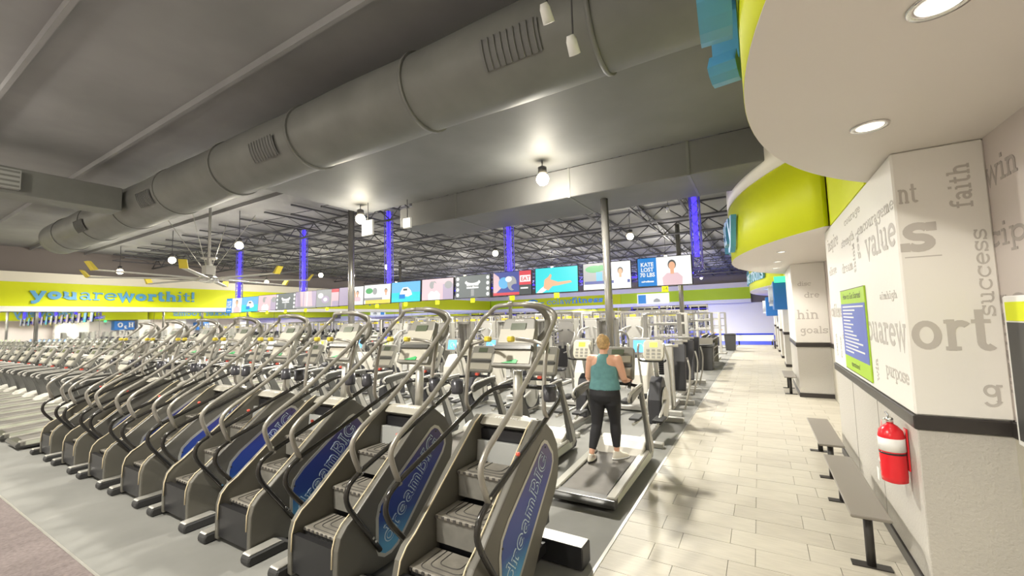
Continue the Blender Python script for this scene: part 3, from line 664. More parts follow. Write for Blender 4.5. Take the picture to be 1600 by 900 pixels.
# TV screens with pictures
SM = ['s_white', 's_teal', 's_blue', 's_sky', 's_skin', 's_pink', 's_dark', 's_red', 's_grey', 's_navy', 's_green', 's_yellow', 's_lilac', 's_char']
si = {n: i for i, n in enumerate(SM)}
def pic(kind):
    m = MB(); L = [0]
    W2, H2 = .57, .325
    def poly(pts, c):
        L[0] += 1; y = -.0405 - .0006 * L[0]; m.add([(p[0], y, p[1]) for p in pts], [tuple(range(len(pts)))], si[c])
    def rect(x0, x1, z0, z1, c): poly([(x0, z0), (x1, z0), (x1, z1), (x0, z1)], c)
    def ell(cx, cz, rx, rz, c, n=16): poly([(cx + rx * math.cos(2 * PI * k / n), cz + rz * math.sin(2 * PI * k / n)) for k in range(n)], c)
    def person(cx, s, skin, top, hair):
        poly([(cx - .16 * s, -H2), (cx - .17 * s, -.12 * s), (cx - .09 * s, -.04 * s), (cx + .09 * s, -.04 * s), (cx + .17 * s, -.12 * s), (cx + .16 * s, -H2)], top)
        rect(cx - .03 * s, cx + .03 * s, -.06 * s, .03 * s, skin); ell(cx, .11 * s, .07 * s, .09 * s, hair); ell(cx, .09 * s, .055 * s, .075 * s, skin)
    def txt(s, x, z, size, c, sx=1):
        L[0] += 1; sans_mb(m, s, size, frameM((x, -.0405 - .0006 * L[0], z), (1, 0, 0), (0, 0, 1), (0, -1, 0)), si[c], .004, sx)
    def bg(c): rect(-W2, W2, -H2, H2, c)
    if kind == 'kate':
        bg('s_white'); rect(-W2, -.16, -H2, H2, 's_blue'); person(.17, 1.25, 's_skin', 's_pink', 's_dark')
        for s, z in (('KATE', .17), ('LOST', .05), ('70 LBS', -.07)): txt(s, -.365, z, .13, 's_white', .9)
        txt('colawfitness', -.365, -.22, .055, 's_white')
    elif kind == 'news':
        bg('s_white'); rect(-W2, .0, -.2, H2, 's_grey'); ell(-.3, .18, .22, .09, 's_green'); ell(-.12, .2, .12, .07, 's_green'); rect(-.25, -.1, -.16, .1, 's_sky'); rect(-W2 + .03, .55, -.19, -.12, 's_navy')
        person(.33, .95, 's_skin', 's_white', 's_dark'); rect(-W2, W2, -H2, -.24, 's_yellow' if 0 else 's_white')
    elif kind == 'hand':
        bg('s_teal'); poly([(-W2, H2), (-W2, .05), (.1, H2)], 's_sky' if 0 else 's_teal'); poly([(-W2 + .02, -H2), (-W2 + .15, -H2 + .12), (-.28, -.12), (-.22, -.22), (-.38, -H2)], 's_white')
        poly([(-.35, -.2), (-.32, .02), (-.2, .10), (-.16, .02), (.05, -.06), (.38, -.04), (.42, -.09), (.05, -.15), (-.1, -.16), (-.22, -.27)], 's_skin'); poly([(-.24, .05), (-.16, .17), (-.12, .12), (-.16, .02)], 's_skin')
    elif kind == 'ride':
        bg('s_navy'); poly([(-W2, H2), (-W2, -H2), (-.3, -.1), (-.4, .2)], 's_pink'); ell(-.25, .02, .16, .16, 's_sky'); ell(0, .0, .14, .2, 's_grey'); ell(-.1, .12, .1, .08, 's_white'); ell(.1, -.1, .12, .08, 's_navy')
        rect(.22, W2, -.06, H2, 's_red'); rect(.24, W2 - .02, .02, .2, 's_white'); txt('EAT', .4, .1, .15, 's_red'); rect(.22, W2, -H2, -.06, 's_dark'); rect(.26, .48, -.17, -.13, 's_white'); rect(-W2, .22, -H2, -.25, 's_red')
    elif kind == 'logo':
        bg('s_char'); ell(0, .12, .26, .09, 's_white'); ell(0, .17, .2, .07, 's_char'); rect(-.2, .2, -.06, .08, 's_white'); txt('power hour', 0, .01, .09, 's_char'); rect(-.05, .05, -.28, -.08, 's_grey')
        for s in (-1, 1):
            for z in (.24, .08, -.08, -.24): ell(s * .5, z, .05, .055, 's_white')
    elif kind == 'model':
        bg('s_pink'); rect(.2, W2, -H2, .15, 's_lilac'); ell(.4, .12, .14, .12, 's_grey'); person(-.12, 1.3, 's_pink', 's_white', 's_grey'); ell(-.2, .14, .09, .12, 's_grey'); ell(-.08, .1, .06, .1, 's_pink')
    elif kind == 'car':
        bg('s_sky'); rect(-W2, W2, -H2, -.02, 's_teal'); poly([(-.25, -.12), (-.2, .02), (-.12, .14), (.08, .15), (.2, .04), (.26, -.1), (.1, -.16)], 's_white'); rect(-.1, .06, .04, .1, 's_dark'); rect(-.26, -.02, -.22, -.08, 's_blue')
    elif kind == 'street':
        bg('s_white'); ell(-.35, .12, .16, .1, 's_green'); ell(-.1, .1, .1, .12, 's_grey'); rect(-W2, .25, -.2, -.12, 's_grey'); person(.38, .9, 's_skin', 's_white', 's_dark'); rect(-.5, W2, -H2, -.2, 's_yellow')
    elif kind == 'fit':
        bg('s_white'); rect(-W2, -.1, -H2, H2, 's_lilac'); ell(.12, .0, .1, .22, 's_skin'); person(.3, .9, 's_skin', 's_pink', 's_dark'); rect(-.1, W2, -H2, -.2, 's_white')
    elif kind == 'swirl':
        bg('s_grey'); rect(.2, W2, -H2, H2, 's_pink'); rect(.2, W2, .2, H2, 's_red'); ell(-.35, .1, .14, .1, 's_white'); ell(-.1, -.05, .2, .14, 's_lilac'); ell(-.1, -.05, .1, .07, 's_white'); rect(.25, W2, -H2, -.12, 's_lilac')
    elif kind == 'curtain':
        bg('s_lilac'); poly([(-.25, -H2), (-.32, H2), (.3, H2), (.38, -H2)], 's_pink'); rect(-.15, -.08, -H2, H2, 's_lilac'); rect(.05, .1, -H2, H2, 's_white'); rect(-W2, W2, -H2, -.26, 's_grey')
    return m
kinds = ['kate', 'news', 'hand', 'ride', 'logo', 'model', 'car', 'street', 'fit', 'swirl', 'curtain', 'logo', 'model', 'car', 'kate']
klab = dict(kate='flat screen showing blue panel and smiling person', news='flat screen showing news with two people', hand='turquoise flat screen showing an open hand', ride='flat screen with blue and red ride advert',
            logo='dark flat screen with white cup emblem', model='pale pink flat screen showing a woman', car='sky blue flat screen showing a car', street='white flat screen with yellow strip and street scene', fit='white flat screen with figure, behind the column',
            swirl='flat screen with grey swirls and red corner', curtain='lilac flat screen with pale curtains')
where = dict([(0, ', rightmost of all'), (4, ', between the ride and pink screens'), (5, ', between emblem and car screens'), (6, ', between pink and street screens'), (11, ', fourth from the left end'), (12, ', third from the left end'), (13, ', second from the left end'), (14, ', leftmost of all')])
num = {0: '14', 2: '12', 3: '11', 4: '10', 5: '9', 6: '8', 7: '7', 8: '6', 9: '5', 10: '4', 11: '3', 12: '2', 13: '1'}
picm = {}
for i, k in enumerate(kinds):
    x = -1.80 - 1.338 * i
    t = empty('wall_screen', (x, 9.86, 3.09), .10); t.name = 'television'; t.rotation_euler = (-.06, 0, .12)
    tag(t, klab[k] + where.get(i, ''), 'television', 'row of televisions on the truss')
    MB().box(-.59, .59, -.04, .02, -.34, .34).build('casing', 'blackgloss', t, bevel=.008)
    if k not in picm: picm[k] = pic(k).mesh('screen', SM)
    o = bpy.data.objects.new('screen', picm[k]); COL.objects.link(o); o.parent = t
    MB().box(-.1, .1, .02, .12, -.08, .08).build('mount', 'black', t)
    if i in num:
        q = MB().box(-.07, .07, -.03, -.015, -.47, -.345).build('number_plate', 'yellowgreen', t)
        mb = MB(); sans_mb(mb, num[i], .11, frameM((0, -.031, -.405), (1, 0, 0), (0, 0, 1), (0, -1, 0))); mb.build('number', 'black', q)
# big fan
t = empty('ceiling_fan', (-15.0, 6.4, 3.66)); tag(t, 'giant ceiling fan with long silver blades and yellow winglet tips', 'fan')
mb = MB(); mb.lathe([(.12, -.12), (.28, -.08), (.30, .0), (.2, .08), (.12, .12)], n=20); mb.build('hub', 'chrome', t)
mb = MB(); mb.box(-.14, .14, -.14, .14, .12, .42); mb.lathe([(.08, .4), (.08, .62), (.22, .64), (.22, .68)], n=12); mb.build('motor', 'whitemetal', t, bevel=.01)
mb = MB(); mb.tube([(-.05, 0, .65), (-.05, 0, 2.3)], .02, 6); mb.tube([(.05, 0, .65), (.05, 0, 2.3)], .02, 6); mb.build('down_rod', 'whitemetal', t)
for k in range(4):
    a = PI / 4 + k * PI / 2; MB().tube([(.15 * math.cos(a), .15 * math.sin(a), .3), (1.3 * math.cos(a), 1.3 * math.sin(a), 2.1)], .008, 4).build('guy_wire', 'silver', t)
bl = MB(); bl.prism([(.28, -.085), (2.85, -.07), (2.85, .07), (.28, .085)], -.018, .018, 'z'); ble = bl.mesh('blade', 'silver', .008)
wn = MB(); wn.prism([(2.80, 0.0), (2.96, .20), (3.02, .20), (2.88, -.02)], -.09, .09, 'y'); wne = wn.mesh('winglet', 'yellowgrip')
for k in range(8):
    o = bpy.data.objects.new('blade', ble); COL.objects.link(o); o.parent = t; o.rotation_euler = (0, 0, k * PI / 4 + .2)
    w = bpy.data.objects.new('winglet', wne); COL.objects.link(w); w.parent = o
# lit digital sign on far fascia
t = empty('small_lit_sign', (-9.4, YF - .36, 3.75)); tag(t, 'small white lit sign on the far green band, right of chrome column', 'sign')
MB().box(-1.6, 1.6, -.12, 0, -.45, .6).build('cabinet', 's_white', t); MB().box(-1.5, -.7, -.13, -.12, -.4, .5).build('blue_strip', 's_blue', t); MB().lathe([(.01, 0), (.35, .02), (.3, .25), (.01, .4)], c=(.4, -.2, -.3), n=10).build('picture', 's_grey', t)

# ================================================================ STAIR CLIMBERS
def make_climber():
    r = empty('stair_climber')
    prof = [(.06, .03), (.06, .22), (.065, .36), (.09, .45), (.15, .52), (.24, .575), (1.0, 1.19), (1.10, 1.245), (1.2, 1.22), (1.36, 1.10), (1.45, .96), (1.47, .84), (1.44, .68), (1.38, .58), (1.12, .32), (.95, .10), (.90, .03)]
    for s in (-1, 1):
        m = MB(); m.prism(prof, s * .265, s * .325, 'x'); sh = m.build('side_shell', 'shell', r, bevel=.012, seg=2)
        e = [(p[0] - .004, p[1] + .004) for p in prof[1:8]]
        m = MB(); m.tube([(s * .262, *p) for p in e], .006, 5); m.build('edge_trim', 'gold', sh)
        m = MB(); m.tube([(s * .20, .30, .66), (s * .20, 1.0, 1.20)], .001, 4)
        # printed panel
        pp = [(.43, .22), (.455, .15), (.52, .11), (.60, .11), (.68, .145), (1.30, .76), (1.345, .84), (1.34, .92), (1.24, 1.04), (1.18, 1.065), (1.12, 1.05), (.56, .66), (.46, .56), (.43, .46)]
        cx = sum(p[0] for p in pp) / len(pp); cz = sum(p[1] for p in pp) / len(pp)
        m = MB(); m.prism(pp, s * .326, s * .330, 'x'); pn = m.build('side_panel', 'silver', sh)
        inn = []
        for qi in range(len(pp)):
            a_, b_, c_ = Vector(pp[qi - 1]), Vector(pp[qi]), Vector(pp[(qi + 1) % len(pp)])
            tt = ((b_ - a_).normalized() + (c_ - b_).normalized()).normalized(); inn.append((b_.x - tt.y * .03, b_.y + tt.x * .03))
        m = MB(); m.prism(inn, s * .3302, s * .3315, 'x'); g2 = m.build('graphic', 'side_graphic', sh)
        # lettering: outlined white with blue core, reading up the panel
        dv = Vector((0, .66, .70)).normalized(); nv = Vector((s * 1.0, 0, 0)); up = nv.cross(dv) if s > 0 else nv.cross(-dv)
        if s > 0: u, v0 = dv, nv.cross(dv); org = Vector((.3316, .575, .20))
        else: u, v0 = -dv, nv.cross(-dv); org = Vector((-.3316, 1.22, .90))
        ww = word_width('dreamBIG', .2); xh = .105; sx = .96 / (ww * xh)
        m = MB(); word_mb(m, 'dreamBIG', xh, .29, .0012, frameM(org, u, v0, nv), 0, sx, tc=.24, gw=.24); word_mb(m, 'dreamBIG', xh, .13, .0012, frameM(org + nv * .004, u, v0, nv), 1, sx, tc=.08, gw=.24)
        m.build('lettering', ['letter_edge', 'side_graphic'], sh)
        m = MB()
        for q in ((.475, .50), (1.19, 1.0)): m.lathe([(.009, 0), (.009, .004)], n=8, M=frameM((s * .331, *q), (0, 1, 0), (0, 0, 1), (s, 0, 0)))
        m.build('rivet', 'black', sh)
        # rails
        X = s * .40
        up_ = smooth_path([(X, .22, .90), (X, .15, 1.06), (X, .125, 1.16), (X, .20, 1.25), (X, .53, 1.44), (X, 1.05, 1.83), (X, 1.22, 1.99), (X, 1.36, 2.12), (s * .33, 1.40, 2.18), (s * .24, 1.34, 2.225), (s * .16, 1.30, 2.235), (0, 1.29, 2.24)], 3)
        m = MB(); m.tube(up_, .021, 10); m.build('upper_rail', 'rail_grey', r)
        lo = smooth_path([(s * .345, .46, .20), (s * .36, .32, .40), (X, .12, .66), (X, .075, .76), (X, .10, .86), (X, .23, .935), (X, .54, 1.05), (X, 1.05, 1.25), (X, 1.36, 1.37), (s * .34, 1.47, 1.42), (s * .25, 1.53, 1.435), (0, 1.54, 1.44)], 3)
        m = MB(); m.tube(lo, .021, 10); lr = m.build('lower_rail', 'blackrail', r)
        m = MB()
        for q in ((.39, .31), (.365, .345)): m.lathe([(.011, 0), (.011, .008)], n=8, M=frameM((s * .372, *q), (0, 1, 0), (0, 0, 1), (s, 0, 0)))
        for q in ((.22, .92), (.205, .96)): m.lathe([(.009, 0), (.009, .008)], n=8, M=frameM((s * .421, *q), (0, 1, 0), (0, 0, 1), (s, 0, 0)))
        m.build('bolt', 'chrome', lr)
        m = MB(); m.tube(smooth_path([(X, 1.16, 1.90), (X, 1.10, 1.72), (X, 1.06, 1.50), (X, 1.05, 1.34), (X, 1.10, 1.27)], 3), .019, 8); m.build('upright', 'rail_grey', r)
        m = MB(); m.lathe([(.052, 0), (.056, .02), (.056, .125), (.048, .125), (.046, .02)], c=(s * .475, 1.02, 1.43), n=18); m.build('cup_holder', 'cup', r)
        m = MB(); m.tube(smooth_path([(X, 1.12, 1.87), (s * .30, 1.15, 1.90), (s * .20, 1.10, 1.92), (s * .16, 1.04, 1.93)], 3), .015, 8); gr = m.build('grip_arm', 'rail_grey', r)
        m = MB(); m.box(s * .12 - .03, s * .12 + .03, .99, 1.05, 1.905, 1.955, M=None); m.build('yellow_grip', 'yellowgrip', gr, bevel=.012)
        # feet
        m = MB(); m.prism([(-.02, 0), (-.03, .05), (-.01, .085), (.30, .09), (.36, .06), (.40, 0)], s * .33, s * .47, 'x'); ft = m.build('foot', 'rubber', r, bevel=.012)
        m = MB(); m.prism([(-.015, .086), (.0, .10), (.26, .105), (.29, .091)], s * .345, s * .455, 'x'); m.build('foot_cap', 'silver', ft, bevel=.004)
    # steps
    for k, (y0, z) in enumerate(((.16, .385), (.44, .625), (.72, .865))):
        y1 = y0 + .27
        m = MB(); m.box(-.262, .262, y0 + .015, y1 + .03, z - .21, z - .03); st = m.build('step', 'step' if k else 'shell_dark', r, bevel=.006)
        m = MB(); m.box(-.262, .262, y0, y1 + .02, z - .03, z); m.build('tread', 'step_top', st, bevel=.008)
        m = MB()
        for q in range(3):
            a = .19 - q * .05; yy0 = y0 + .03 + q * .0; yb = y1 - .01 - q * .045
            m.tube(smooth_path([(-a, y1 + .01, z + .001), (-a, y0 + .05 + q * .045, z + .001), (-a + .04, y0 + .03 + q * .045, z + .001), (a - .04, y0 + .03 + q * .045, z + .001), (a, y0 + .05 + q * .045, z + .001), (a, y1 + .01, z + .001)], 2), .0045, 4)
        m.build('groove', 'step_groove', st)
        m = MB()
        for q in range(9): m.box(-.25 + q * .057, -.225 + q * .057, y0 - .004, y0 + .01, z - .022, z - .004)
        m.build('nosing_teeth', 'step_groove', st)
    m = MB(); m.prism([(1.00, .84), (1.06, .84), (1.08, 1.03), (1.02, 1.04)], -.262, .262, 'x'); m.build('riser', 'riser_light', r, bevel=.004)
    m = MB(); m.box(-.265, .265, .12, 1.3, .08, .17); m.box(-.265, .265, 1.09, 1.35, .3, 1.12); m.box(-.265, .265, .07, .12, .06, .36); m.box(-.265, .265, .5, 1.1, .16, .60); m.build('inner_frame', 'black', r)
    m = MB(); m.prism([(1.06, 1.17), (1.12, 1.22), (1.2, 1.235), (1.34, 1.14), (1.42, 1.0), (1.40, .9), (1.2, 1.10)], -.264, .264, 'x'); hd = m.build('top_hood', 'hoodgrey', r, bevel=.015, seg=2)
    m = MB(); sans_mb(m, 'STAIRMILL', .05, frameM((0, 1.125, 1.2245), (1, 0, 0), Vector((0, .9, .25)).normalized(), Vector((0, -.25, .9)).normalized()), sx=1.2); m.build('name_print', 'whitepl', hd)
    m = MB(); m.tube([(0, 1.30, 1.15), (0, 1.33, 1.62)], .045, 12); m.tube([(0, 1.31, 1.15), (0, 1.31, 1.19)], .10, 12); m.build('mast', 'silver', r)
    # console (tilted)
    M = Matrix.Translation((0, 1.31, 1.87)) @ Matrix.Rotation(-.45, 4, 'X')
    m = MB(); m.prism([(-.22, -.23), (.22, -.23), (.225, -.15), (.17, .24), (.15, .26), (-.15, .26), (-.17, .24), (-.225, -.15)], -.02, .05, 'y', M=M); cs = m.build('console', 'console', r, bevel=.015, seg=2)
    m = MB(); m.box(-.185, .185, -.027, -.02, .0, .14, M=M); m.box(-.19, .19, -.028, -.02, -.2, -.075, M=M); m.build('button_panel', 'console_face', cs)
    m = MB(); m.box(-.075, .085, -.03, -.02, .13, .20, M=M); m.build('display', 'lcd', cs)
    m = MB(); m.box(-.2, .2, -.055, -.02, -.075, -.03, M=M); m.build('ledge', 'console_dark', cs, bevel=.005)
    m = MB(); m.prism([(-.1, -.2), (.06, -.2), (.07, -.17), (.05, -.16)], -.034, -.028, 'y', M=M); m.build('green_label', 'greenlab', cs)
    m = MB(); sans_mb(m, 'MATRIX', .026, M @ frameM((0, -.0205, .232), (1, 0, 0), (0, 0, 1), (0, -1, 0))); m.build('name_print', 'whitepl', cs)
    m = MB(); m.tube(smooth_path([(.10, 1.30, 2.235), (.20, 1.38, 2.22), (.26, 1.48, 2.12), (.24, 1.5, 1.98), (.1, 1.48, 1.86)], 3), .03, 8); m.build('fan_arm', 'console', r)
    m = MB(); m.lathe([(.012, 0), (.016, .01), (.016, .022), (.008, .026)], n=10, c=(.392, .62, 1.10)); m.build('stop_button', 'redbtn', r)
    m = MB(); m.box(-.30, .60, 1.27, 1.45, .01, .19); ba = m.build('front_base', 'black', r, bevel=.01)
    m = MB(); m.box(-.29, .59, 1.28, 1.44, .188, .194); m.build('base_cap', 'silver', ba)
    return r
mat('greenlit', (.02, .5, .15), .4, emit=.8, ecol=(.05, .8, .25)); mat('letter_edge', (.60, .74, .80), .4); mat('blackrail', (.035, .033, .03), .22, .3); mat('cup', (.06, .06, .07), .25, .2); mat('hoodgrey', (.40, .385, .33), .4); mat('greenlab', (.02, .40, .10), .4)
clx = [-1.98 - 1.228 * i for i in range(8)]
cl0 = make_climber()
clab = ['stair climber nearest the aisle, tall grey handrails and dreamBIG side panel', 'second stair climber from the aisle, with blue dreamBIG side panel', 'third stair climber from the aisle, fully showing its lower foot', 'fourth stair climber from the aisle',
        'fifth stair climber from the aisle, mid row', 'sixth stair climber from the aisle', 'second stair climber from the far left end of the row', 'leftmost stair climber, beside the row of treadmills']
for i, x in enumerate(clx):
    o = cl0 if i == 0 else copy_tree(cl0); o.location = (x, 2.08, 0); tag(o, clab[i], 'stair climber', 'row of stair climbers')

# ================================================================ TREADMILLS
def make_treadmill():
    r = empty('treadmill')
    m = MB(); m.prism([(0, .06), (.04, .03), (1.95, .03), (2.0, .10), (1.95, .2), (.04, .14), (0, .12)], -.36, .36, 'x'); m.build('deck', 'shell_dark', r, bevel=.01)
    m = MB(); m.prism([(.06, .141), (1.42, .187), (1.42, .192), (.06, .146)], -.265, .265, 'x'); m.build('belt', 'belt', r)
    m = MB(); m.prism([(-.02, .06), (.10, .05), (.10, .155), (.0, .14), (-.03, .10)], -.39, .39, 'x'); m.build('rear_cover', 'console_dark', r, bevel=.012, seg=2)
    for s in (-1, 1):
        m = MB(); m.prism([(.02, .07), (1.75, .07), (1.9, .13), (1.85, .24), (.02, .165)], s * .285, s * .39, 'x'); a = m.build('side_rail', 'siderail', r, bevel=.012)
        m = MB(); m.prism([(.10, .09), (1.7, .09), (1.7, .20), (.10, .15)], s * .39, s * .394, 'x'); m.build('rail_stripe', 'stripe', a)
        m = MB(); m.prism([(1.62, .16), (1.86, .16), (1.86, .28), (1.40, 1.14), (1.30, 1.16), (1.28, 1.10), (1.50, .6)], s * .355, s * .395, 'x'); u = m.build('upright', 'uprightgrey', r, bevel=.01)
        m = MB(); m.prism([(1.75, .17), (1.84, .17), (1.84, .26), (1.41, 1.08), (1.37, 1.06)], s * .395, s * .40, 'x'); m.build('upright_stripe', 'whitemetal', u)
        m = MB(); m.tube(smooth_path([(s * .375, 1.42, 1.16), (s * .38, 1.2, 1.16), (s * .38, .85, 1.13), (s * .37, .76, 1.07), (s * .36, .84, 1.02), (s * .37, 1.0, 1.06)], 3), .020, 8); m.build('side_handle', 'whitemetal', r)
        m = MB(); m.prism([(.80, 1.0), (1.3, 1.08), (1.34, 1.15), (.84, 1.13)], s * .34, s * .40, 'x'); m.build('handle_pad', 'console_dark', r, bevel=.01)
    m = MB(); m.prism([(1.38, .19), (1.46, .27), (1.62, .33), (1.85, .33), (1.98, .26), (2.0, .12), (1.38, .12)], -.345, .345, 'x'); m.build('motor_hood', 'hood', r, bevel=.03, seg=3)
    m = MB(); m.tube(smooth_path([(-.37, 1.42, 1.12), (-.2, 1.50, 1.14), (0, 1.46, 1.15), (.2, 1.50, 1.14), (.37, 1.42, 1.12)], 3), .024, 8); m.build('front_bar', 'black', r)
    M = Matrix.Translation((0, 1.60, 1.42)) @ Matrix.Rotation(-.5, 4, 'X')
    m = MB(); m.prism([(-.25, -.24), (.25, -.24), (.26, -.2), (.235, .22), (.20, .25), (-.20, .25), (-.235, .22), (-.26, -.2)], -.03, .045, 'y', M=M); c = m.build('console', 'console', r, bevel=.015)
    m = MB(); m.box(-.2, .2, -.036, -.03, .0, .10, M=M); m.box(-.21, .21, -.036, -.03, -.2, -.09, M=M); m.build('button_panel', 'console_face', c)
    m = MB(); m.box(-.09, .09, -.038, -.03, .12, .20, M=M); m.build('display', 'lcd', c)
    m = MB(); m.box(-.22, .22, -.06, -.03, -.07, -.03, M=M); m.build('ledge', 'console_dark', c)
    m = MB(); m.tube([(-.2, 1.44, 1.1), (-.2, 1.56, 1.25)], .025, 6); m.tube([(.2, 1.44, 1.1), (.2, 1.56, 1.25)], .025, 6); m.build('console_arm', 'console_dark', r)
    m = MB(); m.box(-.03, .03, 1.42, 1.47, 1.16, 1.20); m.build('stop_key', 'redbtn', r)
    return r
mat('siderail', (.34, .33, .29), .4, .2); mat('stripe', (.52, .54, .44), .4); mat('uprightgrey', (.09, .09, .085), .4)
tm0 = make_treadmill()
row_names = {}
def trow(xs, y, rowname, rear=False, first=None):
    for i, x in enumerate(xs):
        o = copy_tree(tm0); o.location = (x, y, 0)
        lab = first if (i == 0 and first) else f'grey treadmill, {ORD[i]} from the right in the {rowname}'
        tag(o, lab, 'treadmill', 'treadmills in the ' + rowname)
tm0.location = (-1.83, 4.45, 0); tag(tm0, 'treadmill beside the tile aisle, with the walking woman on it', 'treadmill', 'treadmills in the second row')
trow([-1.83 - 1.2 * i for i in range(1, 23)], 4.45, 'second row')
trow([-11.95 - 1.2 * i for i in range(14)], 2.0, 'first row, left of the stair climbers')
trow([-13.4 - 1.2 * i for i in range(13)], 7.3, 'third row')
trow([-14.5 - 1.2 * i for i in range(12)], 10.3, 'fourth row')
trow([-17.0 - 1.2 * i for i in range(10)], 13.2, 'fifth row')

# ================================================================ ELLIPTICALS
def make_elliptical():
    r = empty('elliptical_trainer')
    m = MB(); m.box(-.05, .05, 0, 1.9, .06, .14); m.box(-.32, .32, -.02, .10, .0, .08); m.box(-.36, .36, 1.75, 1.9, 0, .09); m.build('base_frame', 'whitemetal', r, bevel=.01)
    m = MB(); m.prism([(.95, .12), (1.0, .55), (1.15, .85), (1.32, .95), (1.5, .85), (1.7, .5), (1.75, .12)], -.11, .11, 'x'); m.build('drive_housing', 'padblack', r, bevel=.03, seg=2)
    m = MB()
    for s in (-1, 1): m.lathe([(.30, -.01), (.30, .01)], n=24, M=frameM((s * .13, 1.32, .45), (0, 1, 0), (0, 0, 1), (s, 0, 0)))
    m.build('flywheel_cover', 'silver', r)
    m = MB(); m.tube([(0, 1.35, .9), (0, 1.2, 1.32)], .04, 10); m.build('mast', 'whitemetal', r)
    M = Matrix.Translation((0, 1.16, 1.45)) @ Matrix.Rotation(-.3, 4, 'X')
    m = MB(); m.prism([(-.15, -.2), (.15, -.2), (.19, -.12), (.19, .14), (.15, .19), (-.15, .19), (-.19, .14), (-.19, -.12)], -.02, .05, 'y', M=M); c = m.build('console', 'console_face', r, bevel=.015)
    m = MB(); m.box(-.07, .07, -.024, -.02, .05, .14, M=M); m.build('display', 'lcd_green', c)
    m = MB()
    for i in range(3):
        for j in range(3): m.box(-.13 + j * .1, -.07 + j * .1, -.024, -.02, -.16 + i * .065, -.12 + i * .065, M=M)
    m.build('buttons', 'console', c)
    for s in (-1, 1):
        m = MB(); m.tube(smooth_path([(s * .26, 1.30, .35), (s * .27, 1.22, .9), (s * .27, 1.08, 1.3), (s * .25, .98, 1.45), (s * .22, .95, 1.58)], 3), [.02] * 5 + [.024] * 9 if 0 else .022, 8); m.build('moving_arm', 'silver', r)
        m = MB(); m.tube([(s * .16, 1.2, .40 + s * .12), (s * .19, .2, .28)], .025, 8); pa = m.build('pedal_arm', 'silver', r)
        m = MB(); m.box(s * .19 - .09, s * .19 + .09, .25, .62, .33, .37); m.build('pedal', 'rubber', pa, bevel=.01)
    m = MB(); m.tube(smooth_path([(-.24, .98, 1.28), (-.2, 1.12, 1.24), (0, 1.2, 1.24), (.2, 1.12, 1.24), (.24, .98, 1.28)], 3), .018, 8); m.build('fixed_handle', 'black', r)
    return r
el0 = make_elliptical()
for i in range(8):
    o = el0 if i == 0 else copy_tree(el0); o.location = (-1.75 - 1.42 * i, 6.95, 0)
    tag(o, f'elliptical trainer, {ORD[i]} from the aisle behind the treadmills', 'elliptical', 'elliptical trainers')
# upright machine with blue touch screen
def make_arc():
    r = empty('arc_trainer')
    m = MB(); m.box(-.35, .35, 0, 1.6, .03, .12); m.build('base_frame', 'whitemetal', r, bevel=.01)
    m = MB(); m.prism([(.7, .1), (.75, .7), (1.0, 1.05), (1.3, 1.05), (1.5, .6), (1.5, .1)], -.2, .2, 'x'); m.build('body', 'hood', r, bevel=.05, seg=3)
    M = Matrix.Translation((0, 1.0, 1.35)) @ Matrix.Rotation(-.2, 4, 'X')
    m = MB(); m.box(-.26, .26, -.03, .06, -.19, .21, M=M); c = m.build('console', 'console', r, bevel=.02, seg=2)
    m = MB(); m.box(-.15, .17, -.036, -.03, -.14, .15, M=M); sc = m.build('touch_screen', 'bluescreen', c)
    m = MB(); m.tube([M @ Vector((.01 + .07 * math.cos(a), -.038, .0 + .07 * math.sin(a))) for a in [k * PI / 8 for k in range(13)]], .006, 4); m.build('ring_mark', 's_white', sc)
    for s in (-1, 1):
        m = MB(); m.tube(smooth_path([(s * .3, 1.2, .4), (s * .34, .95, .9), (s * .33, .75, 1.2), (s * .28, .70, 1.4)], 3), .022, 8); m.build('handle_arm', 'whitemetal', r)
        m = MB(); m.box(s * .2 - .09, s * .2 + .09, .1, .5, .2 + .06 * s, .26 + .06 * s); m.build('pedal', 'rubber', r, bevel=.01)
    return r
ar0 = make_arc()
for i in range(8):
    o = ar0 if i == 0 else copy_tree(ar0); o.location = (-2.55 - 1.45 * i, 9.35, 0)
    tag(o, f'white arc trainer with blue touch screen, {ORD[i]} from the aisle', 'arc trainer', 'arc trainers with blue screens')
